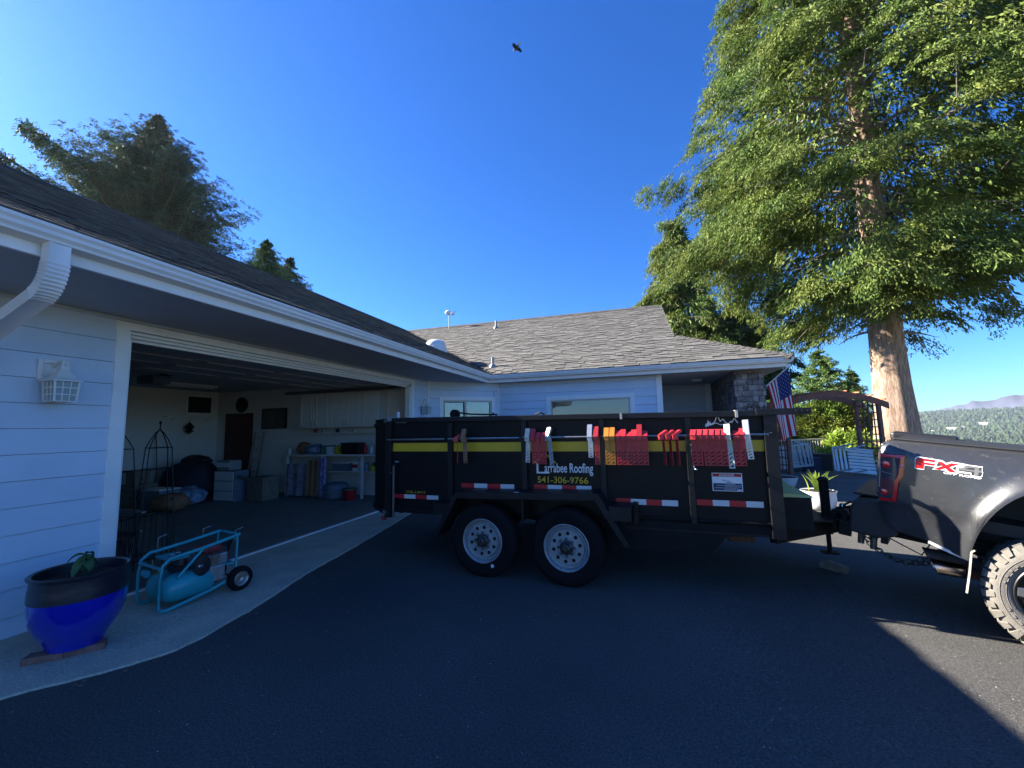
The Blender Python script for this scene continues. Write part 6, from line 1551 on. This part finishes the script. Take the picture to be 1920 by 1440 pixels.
def lut(tab):
    zs, rs_ = zip(*tab); return lambda z: float(np.interp(z, zs, rs_))
def cedar(t, c, z0, z1, R, N, seed, leaf_m, nbr=90, npc=46, L=.17, Wd=.046, clen=.95, off=(0, 0), core=.42, bth=.07, lump=.24, hole=-.9, bsz=1.0, fill=0):
    """drooping sprays filling the outer shell of the crown, on limbs that rise out of the trunk"""
    g = np.random.default_rng(seed); Cs, Ds = [], []; inv_ = np.array(MATW[t.name].inverted())
    nb_ = N//20; B = 0
    while B < nb_:
        z = z0+(z1-z0)*g.random()**1.1; az = g.random()*2*pi; R0_ = R(z)
        if g.random() > (R0_+.6)/9.5: continue
        if noise.noise(Vector((cos(az)*R0_*.33, sin(az)*R0_*.33, z*.36+seed*3))) < hole-(.12*min(1, max(0, (z-7)/3))): continue
        B += 1
        u = core+(1-core)*g.random()**.45; r = R0_*u*(1+lump*noise.noise(Vector((cos(az)*2.2, sin(az)*2.2, z*.42+seed)))+.10*g.normal())
        d = np.array([cos(az), sin(az), 0]); s = np.array([-sin(az), cos(az), 0]); bc = np.array([c[0]+off[0]*z, c[1]+off[1]*z, c[2]+z-.10*r])+d*r
        bl, bw = g.uniform(.7, 1.3)*bsz, g.uniform(.5, 1.0)*bsz
        for q in range(20):       # a bough: sprays hanging in a shallow drooping fan
            e = g.uniform(-1, 1); f = g.uniform(-1, .9)
            Cs.append(bc+s*e*bw+d*f*bl*.8+np.array([0, 0, -.35*bw*e*e-.55*bl*max(f, 0)**2-.10*f+g.normal(0, .16)])); Ds.append(unit(d*(.85)+s*e*.6+g.normal(0, .28, 3)+np.array([0, 0, -.38-.25*max(f, 0)])))
    V = leafcloud(np.array(Cs), np.array(Ds), npc, (clen*.8, .17, .06), L, Wd, .95, .42, seed+1, 1.0)
    Vh = np.concatenate([V, np.ones((*V.shape[:2], 1), np.float32)], 2) @ inv_.T.astype(np.float32)
    if fill:      # the shaded inner foliage near the limbs
        zz = z0+1.5+(z1-z0-1.5)*g.random(fill); aa = g.random(fill)*2*pi; rr = np.array([R(z) for z in zz])*g.uniform(.22, .86, fill)
        Ci = np.stack([c[0]+rr*np.cos(aa), c[1]+rr*np.sin(aa), c[2]+zz-.1*rr], 1); Di = np.stack([np.cos(aa), np.sin(aa), -.5+0*aa], 1)
        Vi = leafcloud(Ci, unit(Di), 30, (1.2, .35, .2), L*1.9, Wd*2.2, .9, .5, seed+5, .9)
        Vi = (np.concatenate([Vi, np.ones((*Vi.shape[:2], 1), np.float32)], 2) @ inv_.T.astype(np.float32))
        Vh = np.concatenate([Vh, Vi], 0)
    quads('crown', Vh[..., :3], leaf_m, t); m = MB(world=t)
    for k in range(nbr):
        z = z0+(z1-z0)*(k+g.random())/nbr; az = g.random()*2*pi; r = R(z)*g.uniform(.75, .98); d = np.array([cos(az), sin(az), 0]); b_ = np.array([c[0]+off[0]*z, c[1]+off[1]*z, c[2]+z-.3]); s = np.array([-sin(az), cos(az), 0])*g.uniform(-.25, .25)
        pts = [tuple(b_+d*r*u+s*r*u*u+np.array([0, 0, r*(.30*u-.42*u*u)])) for u in (0, .2, .4, .6, .8, 1)]
        m.tube(pts, [bth*(1-.9*i/5) for i in range(6)], 5)
    for k in range(nbr*2):     # bare dead twigs poking out of the sprays
        z = z0+(z1-z0)*g.random(); az = g.random()*2*pi; r = R(z)*g.uniform(.7, 1.0); d = np.array([cos(az), sin(az), 0]); b_ = np.array([c[0]+off[0]*z, c[1]+off[1]*z, c[2]+z-.10*r])+d*r
        e = g.normal(0, .5, 3); m.tube([tuple(b_-d*.7), tuple(b_+e*.4), tuple(b_+d*.45+e*.7+np.array([0, 0, -.4]))], [.016, .010, .004], 4)
    m.build('branch', 'bark_grey', t, kind='stuff')
# the big cedar
c1 = (10.15, 20.7, -.35)
t = thing('cedar_tree', 'huge old cedar with fluted trunk and drooping sprays towering behind the truck', 'tree', c1)
trunk(t, c1, 26, .66, .12, 'bark', flute=.055)
cedar(t, c1, 5.6, 28, lut([(5.6, 1.6), (6.6, 3.6), (7.6, 5.0), (9, 5.9), (10.5, 6.7), (12.5, 7.5), (14.5, 7.4), (17, 6.7), (19, 6.1), (22, 4.9), (25, 3.2), (28, .4)]), 8400, 3, 'cedar_leaf', nbr=150, bth=.085, npc=64, L=.155, Wd=.044, bsz=1.0, fill=1500, lump=.36, hole=-.05)
# cedar behind the wing roof
c2 = at_depth(1290, 790, 31); c2 = (c2.x, c2.y, -.4)
t = thing('cedar_tree', 'narrow pointed cedar rising behind the roof hip beside the huge cedar', 'tree', c2)
trunk(t, c2, 12, .3, .05, 'bark')
cedar(t, c2, 3, 18.0, lut([(2, 4.9), (6, 4.6), (9.5, 3.6), (13, 2.1), (15.5, 1.0), (18, .05)]), 3000, 8, 'cedar_leaf', nbr=60, bth=.05, off=(-.045, 0), bsz=.75, fill=500, L=.26, Wd=.055, npc=44)
c3 = at_depth(1395, 790, 30); c3 = (c3.x, c3.y, -.4)
t = thing('cedar_tree', 'lower dark bushy cedar filling the gap above the eave end', 'tree', c3)
trunk(t, c3, 7, .25, .05, 'bark')
cedar(t, c3, 2, 10.8, lut([(1, 3.4), (5, 3.5), (8, 2.8), (9.8, 1.5), (10.8, .2)]), 1700, 9, 'cedar_dark', nbr=40, bth=.05, bsz=.75, fill=350, L=.24, Wd=.06)
# loose firs behind the arbour
c4 = at_depth(1548, 790, 23.5); z4 = at_depth(1545, 652, 23.5).z; c4 = (c4.x, c4.y, -.6)
t = thing('fir_tree', 'young airy fir with pale green tips behind the arbour', 'tree', c4)
trunk(t, c4, z4+.4, .12, .02, 'bark_grey')
conifer(t, c4, z4+.6, lut([(.3, 2.9), (2.2, 2.6), (4.0, 1.7), (5.2, .8), (z4+.6, .1)]), .6, 120, 12, 'fir_leaf', 'bark_grey', npc=30, clen=.6, L=.20, Wd=.06, down=.15, rise=.35, droop=.2, cl_step=.42, lat=.34, inner=.15, bthick=.02, tip_up=.1)
c5 = at_depth(1602, 790, 24.5); z5 = at_depth(1600, 690, 24.5).z; c5 = (c5.x, c5.y, -.6)
t = thing('fir_tree', 'small feathery fir between the arbour and the huge trunk', 'tree', c5)
trunk(t, c5, z5+.4, .12, .02, 'bark_grey')
conifer(t, c5, z5+.6, lut([(.3, 2.2), (2.2, 1.8), (3.6, .9), (z5+.6, .1)]), .6, 80, 13, 'fir_leaf', 'bark_grey', npc=28, clen=.6, L=.20, Wd=.06, down=.3, rise=.3, droop=.2, cl_step=.42, lat=.34, inner=.15, bthick=.02)
# spruces behind the garage
def ray_at(px, py, X):
    d = fw*CAM_F+rt*(px-960)+up*(720-py); return tuple(Vector((0, 0, EYE))+d*(X/d.x))
X6 = -44
c6 = ray_at(262, 700, X6); c6 = (c6[0], c6[1], -2)
t = thing('spruce_tree', 'tall dense spruce behind the garage ridge', 'tree', c6)
z6 = ray_at(252, 186, X6)[2]+2
trunk(t, c6, z6-.5, .6, .04, 'bark_grey')
conifer(t, c6, z6, lut([(z6-22, 6.5), (z6-16, 7.6), (z6-11, 7.8), (z6-7, 5.4), (z6-4, 3.2), (z6-1.5, 1.2), (z6, .12)]), z6-21, 640, 21, 'spruce_leaf', 'bark_grey', npc=30, clen=.80, L=.24, Wd=.075, down=.35, rise=.14, droop=.12, cl_step=.55, lat=.55, inner=.15, tip_up=.34, jitter=.3, sp2=.14, bthick=.06, taper=1.0, rv=(.62, 1.1))
def leaning(name, label, A, B, wid, seed):
    """a windswept leader: a long leaning stem carrying pendulous twigs"""
    A, B = np.array(A, float), np.array(B, float); t = thing(name, label, 'tree', tuple(A)); m = MB(world=t); Lw = np.linalg.norm(B-A); d = (B-A)/Lw; n = 10
    m.tube([tuple(A+(B-A)*i/n+np.array([0, 0, .5*sin(pi*i/n)])) for i in range(n+1)], [.3*(1-.9*i/n) for i in range(n+1)], 7); m.build('trunk', 'bark_grey', t)
    g = np.random.default_rng(seed); Cs, Ds = [], []
    for i in range(int(Lw*20)):
        u = g.random(); w_ = wid*(1-u)**.9+.15; s = g.normal(0, .32, 3)*w_; s[2] = -abs(g.normal(0, .5))*w_ + .15
        Cs.append(A+(B-A)*u+s); Ds.append(unit(d*.5+np.array([g.normal(0, .4), g.normal(0, .4), -.9])))
    V = leafcloud(np.array(Cs), np.array(Ds), 30, (1.1, .25, .2), .34, .11, .5, .35, seed)
    inv_ = np.array(MATW[t.name].inverted()).astype(np.float32); Vh = np.concatenate([V, np.ones((*V.shape[:2], 1), np.float32)], 2) @ inv_.T
    quads('crown', Vh[..., :3], 'spruce_leaf', t)
leaning('leaning_spruce', 'windswept spruce leader leaning out across the sky beside the tall spruce', ray_at(300, 420, -50), ray_at(42, 232, -50), 3.4, 31)
leaning('leaning_spruce', 'lower leaning spruce leader at the picture edge above the garage ridge', ray_at(150, 400, -50), ray_at(-40, 268, -50), 2.0, 33)
c7 = ray_at(490, 700, -38); c7 = (c7[0], c7[1], -1)
t = thing('fir_tree', 'small pointed fir showing above the garage ridge', 'tree', c7)
z7 = ray_at(490, 443, -38)[2]+1
trunk(t, c7, z7-1, .3, .03, 'bark_grey')
conifer(t, c7, z7, lut([(z7-10, 6.5), (z7-6, 4.6), (z7-3, 2.5), (z7-1, .9), (z7, .1)]), z7-9.5, 260, 24, 'fir_leaf', 'bark_grey', taper=1.0, rv=(.6, 1.1), npc=24, clen=.65, L=.22, Wd=.07, down=.6, rise=.15, droop=.15, cl_step=.6, lat=.5, inner=.2, tip_up=.15, sp2=.2)
c8 = ray_at(538, 700, -38); c8 = (c8[0], c8[1], -1)
t = thing('fir_tree', 'second smaller fir with ragged top beside the pointed fir above the ridge', 'tree', c8)
z8 = ray_at(538, 480, -38)[2]+1
trunk(t, c8, z8-1, .3, .03, 'bark_grey')
conifer(t, c8, z8, lut([(z8-9, 4.6), (z8-5, 3.2), (z8-2, 1.5), (z8, .3)]), z8-8.5, 170, 26, 'spruce_leaf', 'bark_grey', taper=1.0, rv=(.5, 1.15), npc=24, clen=.65, L=.22, Wd=.07, down=.5, rise=.2, droop=.15, cl_step=.6, lat=.55, inner=.2, tip_up=.15, sp2=.2)
# bushes beyond the patio
def bush(name, label, c, rx, ry, rz_h, seed, m_, N=900, npc=26, L=.16, Wd=.07, cat='shrub'):
    g = np.random.default_rng(seed); t = thing(name, label, cat, c); v = unit(g.normal(0, 1, (N, 3))); v[:, 2] = np.abs(v[:, 2])
    lump = np.array([1+.30*noise.noise(Vector(p*1.8)+Vector((seed, 0, 0)))+.15*noise.noise(Vector(p*4.5)+Vector((0, seed, 0))) for p in v.astype(float)])
    r = lump*(.55+.45*g.random(N)**.5); C_ = v*r[:, None]*np.array([rx, ry, rz_h]); D_ = unit(v+g.normal(0, .4, (N, 3)))
    V = leafcloud(C_, D_, npc, (.3, .12, .08), L, Wd, .1, .7, seed); quads('foliage', V, m_, t)
    m = MB()
    for k in range(7): a = k*.9; m.tube([(0, 0, 0), (rx*.3*cos(a), ry*.3*sin(a), rz_h*.4), (rx*.55*cos(a+.3), ry*.55*sin(a+.3), rz_h*.75)], [.03, .02, .008], 5)
    m.build('stem', 'bark_grey', t, kind='stuff')
def P3(px, py, D, z): q = at_depth(px, py, D); return (q.x, q.y, z)
bush('flowering_shrub', 'large sunlit yellow-green shrub behind the arbour', P3(1548, 800, 19.4, -.3), 2.0, 1.3, 2.75, 41, 'bush_leaf', N=1500)
bush('laurel_shrub', 'lower laurel with big pale leaves in front of the large shrub', P3(1588, 820, 16.6, -.1), 1.0, .7, 1.15, 42, 'iris_leaf', N=190, npc=16, L=.2, Wd=.10)
bush('shrub', 'yellow-tinged shrub behind the flag', P3(1492, 810, 19.0, -.3), 1.1, .9, 1.7, 43, 'bush_leaf', N=520)
bush('shrub', 'dark shrub filling the space under the fir behind the arbour', P3(1624, 810, 20.5, -.4), 1.6, 1.1, 2.1, 44, 'cedar_dark', N=700)

# bird in flight
BC = Vector((-2.106, 7.899, 9.821))
t = thing('bird', 'small dark bird gliding high in the blue sky', 'bird', tuple(BC)); m = MB(world=t)
ax_ = Vector((-.6, .3, -.25)).normalized()
m.tube([BC-ax_*.085, BC-ax_*.06, BC, BC+ax_*.06, BC+ax_*.085, BC+ax_*.10], [.006, .018, .024, .018, .014, .003], 10); m.build('body', 'black_plastic', t, smooth='all')
for sg, el in ((1, .35), (-1, .15)):
    sd = ax_.cross(Vector((0, 0, 1))).normalized()*sg; m = MB(world=t); P0 = BC+ax_*.035; P1 = BC-ax_*.035
    m.add([P0, P1, P1+sd*.07+Vector((0, 0, el*.07))-ax_*.005, P0+sd*.08+Vector((0, 0, el*.08)), P0+sd*.15-ax_*.055+Vector((0, 0, -.03)), P1+sd*.12-ax_*.02+Vector((0, 0, -.02))], [(0, 1, 2, 3), (3, 2, 5, 4)]); m.build('wing', 'dark_cloth', t)
m = MB(world=t); sd = ax_.cross(Vector((0, 0, 1))).normalized(); m.add([BC-ax_*.07+sd*.01, BC-ax_*.07-sd*.01, BC-ax_*.135-sd*.028, BC-ax_*.135+sd*.028], [(0, 1, 2, 3)]); m.build('tail', 'cream_bracket', t)

# ------------------------------------------------------------------ the valley
g = np.random.default_rng(5); VV, FF = [], []
def hgt(x, y): return min(gz(x, y), 0)-.06+far_h(x, y)
allv, allf = [], []; cnt = 0
for i in range(26000):
    a = radians(g.uniform(24, 40) if g.random() < .8 else g.uniform(-12, 66)); r = 110*(3300/110)**(g.random()**.72)     # bearing from +Y towards +X
    x, y = sin(a)*r, cos(a)*r; h = hgt(x, y)
    dn = noise.noise(Vector((x/170, y/170, 7)))
    if r < 1500 and dn < -.12: continue
    sz = (6+7*g.random())*(1.0 if r < 1500 else 1.5)*(.7+.5*(g.random() > .6)); wd_ = sz*(.30+.35*g.random()); con = g.random() < .55
    rings = [(0, .55*wd_), (.18, wd_), (.45, wd_*.85), (.75, wd_*.5), (1, .03)] if not con else [(0, wd_*.5), (.12, wd_*.75), (.5, wd_*.45), (.8, wd_*.2), (1, .02)]
    b0 = cnt
    for f, rr in rings:
        for k in range(6): t_ = k*pi/3+f*2; q = rr*(.75+.5*g.random()); allv.append((x+q*cos(t_), y+q*sin(t_), h-1+sz*f))
    cnt += 30
    for j in range(4):
        for k in range(6): allf.append((b0+j*6+k, b0+j*6+(k+1) % 6, b0+(j+1)*6+(k+1) % 6, b0+(j+1)*6+k))
m = MB(); m.v = allv; m.f = allf; m.mi = [0]*len(allf); m.build('valley_trees', 'far_tree', kind='stuff')
def polar(px_b, r): return sin(radians(px_b))*r, cos(radians(px_b))*r
hs_ = [(30.0, 900, 70, 14, 7, 'far_white', 'far_orange', 'long white building with orange walls in the valley above the truck bed'),
       (31.6, 760, 26, 12, 9, 'far_orange', 'far_orange', 'tall orange building in the valley beside the long white one'),
       (34.2, 1300, 40, 14, 6, 'far_white', 'far_roof', 'white house with grey roof on the valley rise near the pole'),
       (35.0, 1150, 26, 12, 7, 'far_white', 'far_roof', 'pale house just below the pole top in the valley'),
       (28.6, 1900, 30, 14, 8, 'far_white', 'far_white', 'small white house at the foot of the far hills next to the cedar trunk'),
       (29.9, 2000, 36, 14, 9, 'far_white', 'far_white', 'white house in the middle of the far hillside'),
       (30.6, 2050, 28, 14, 9, 'far_white', 'far_roof', 'second white house on the far hillside'),
       (32.0, 2250, 40, 16, 10, 'far_white', 'far_white', 'highest white building on the far hills')]
for b_, r, w_, d_, h_, mw_, mr_, lab in hs_:
    x, y = polar(b_, r); z = hgt(x, y)+(4 if r < 1500 else 6); w_, d_, h_ = w_*.62, d_*.7, h_*.85
    t = thing('valley_house', lab, 'house', (x, y, z), -radians(b_), group='houses in the valley'); m = MB(); m.box((-w_/2, -d_/2, -14), (w_/2, d_/2, h_*.6)); wl = m.build('wall', mw_ if mr_ != 'far_orange' else 'far_orange', t)
    m = MB(); m.prism([(-d_/2-1, h_*.6), (d_/2+1, h_*.6), (0, h_)], -w_/2-1, w_/2+1, ax=0); m.build('roof', mr_ if mr_ != 'far_orange' else 'far_white', t)
x, y = polar(34.7, 150); z = hgt(x, y)
t = thing('utility_pole', 'pale utility pole standing among the trees below the house', 'utility pole', (x, y, z)); m = MB(world=t); m.tube([(x, y, z-1), (x, y, z+12)], [.3, .2], 8); m.build('pole', 'far_white', t); m = MB(world=t); m.bar((x-1.2, y+.8, z+11.3), (x+1.2, y-.8, z+11.3), .2, .2); m.build('crossarm', 'far_roof', t)
# low cloud bank on the horizon
vs, fs = [], []; n = 150
for j in range(9):
    for i in range(n+1):
        a = radians(20+44*i/n); f = j/8; R_ = 11000+1200*f*f; top = 40+470*sstep(25, 36, 20+44*i/n)*(.85+.22*noise.noise(Vector((i*.22, 0, 1))))+45*noise.noise(Vector((i*.6, 2, 3)))
        rr = R_+90*noise.noise(Vector((i*.4, j*.7, 5))); vs.append((sin(a)*rr, cos(a)*rr, -300+(300+max(top, 30))*sin(f*pi/2)))
fs = [(j*(n+1)+i, j*(n+1)+i+1, (j+1)*(n+1)+i+1, (j+1)*(n+1)+i) for j in range(8) for i in range(n)]
m = MB(); m.add(vs, fs); m.build('cloud_bank', 'cloud', smooth='all', kind='stuff')
# haze
if HAZE:
    m = MB(); m.box((-4600, -4600, -90), (4600, 4600, 72)); o = m.build('haze', [], kind='stuff')
    hm = bpy.data.materials.new('haze'); hm.use_nodes = True; t_ = hm.node_tree
    for nd in list(t_.nodes):
        if nd.type == 'BSDF_PRINCIPLED': t_.nodes.remove(nd)
    pv_ = t_.nodes.new('ShaderNodeVolumePrincipled'); pv_.inputs['Color'].default_value = (.80, .88, 1, 1); pv_.inputs['Density'].default_value = HAZE; pv_.inputs['Anisotropy'].default_value = .3
    t_.links.new(pv_.outputs[0], t_.nodes['Material Output'].inputs['Volume']); o.data.materials.append(hm)
for o in COL.objects: o.select_set(False)
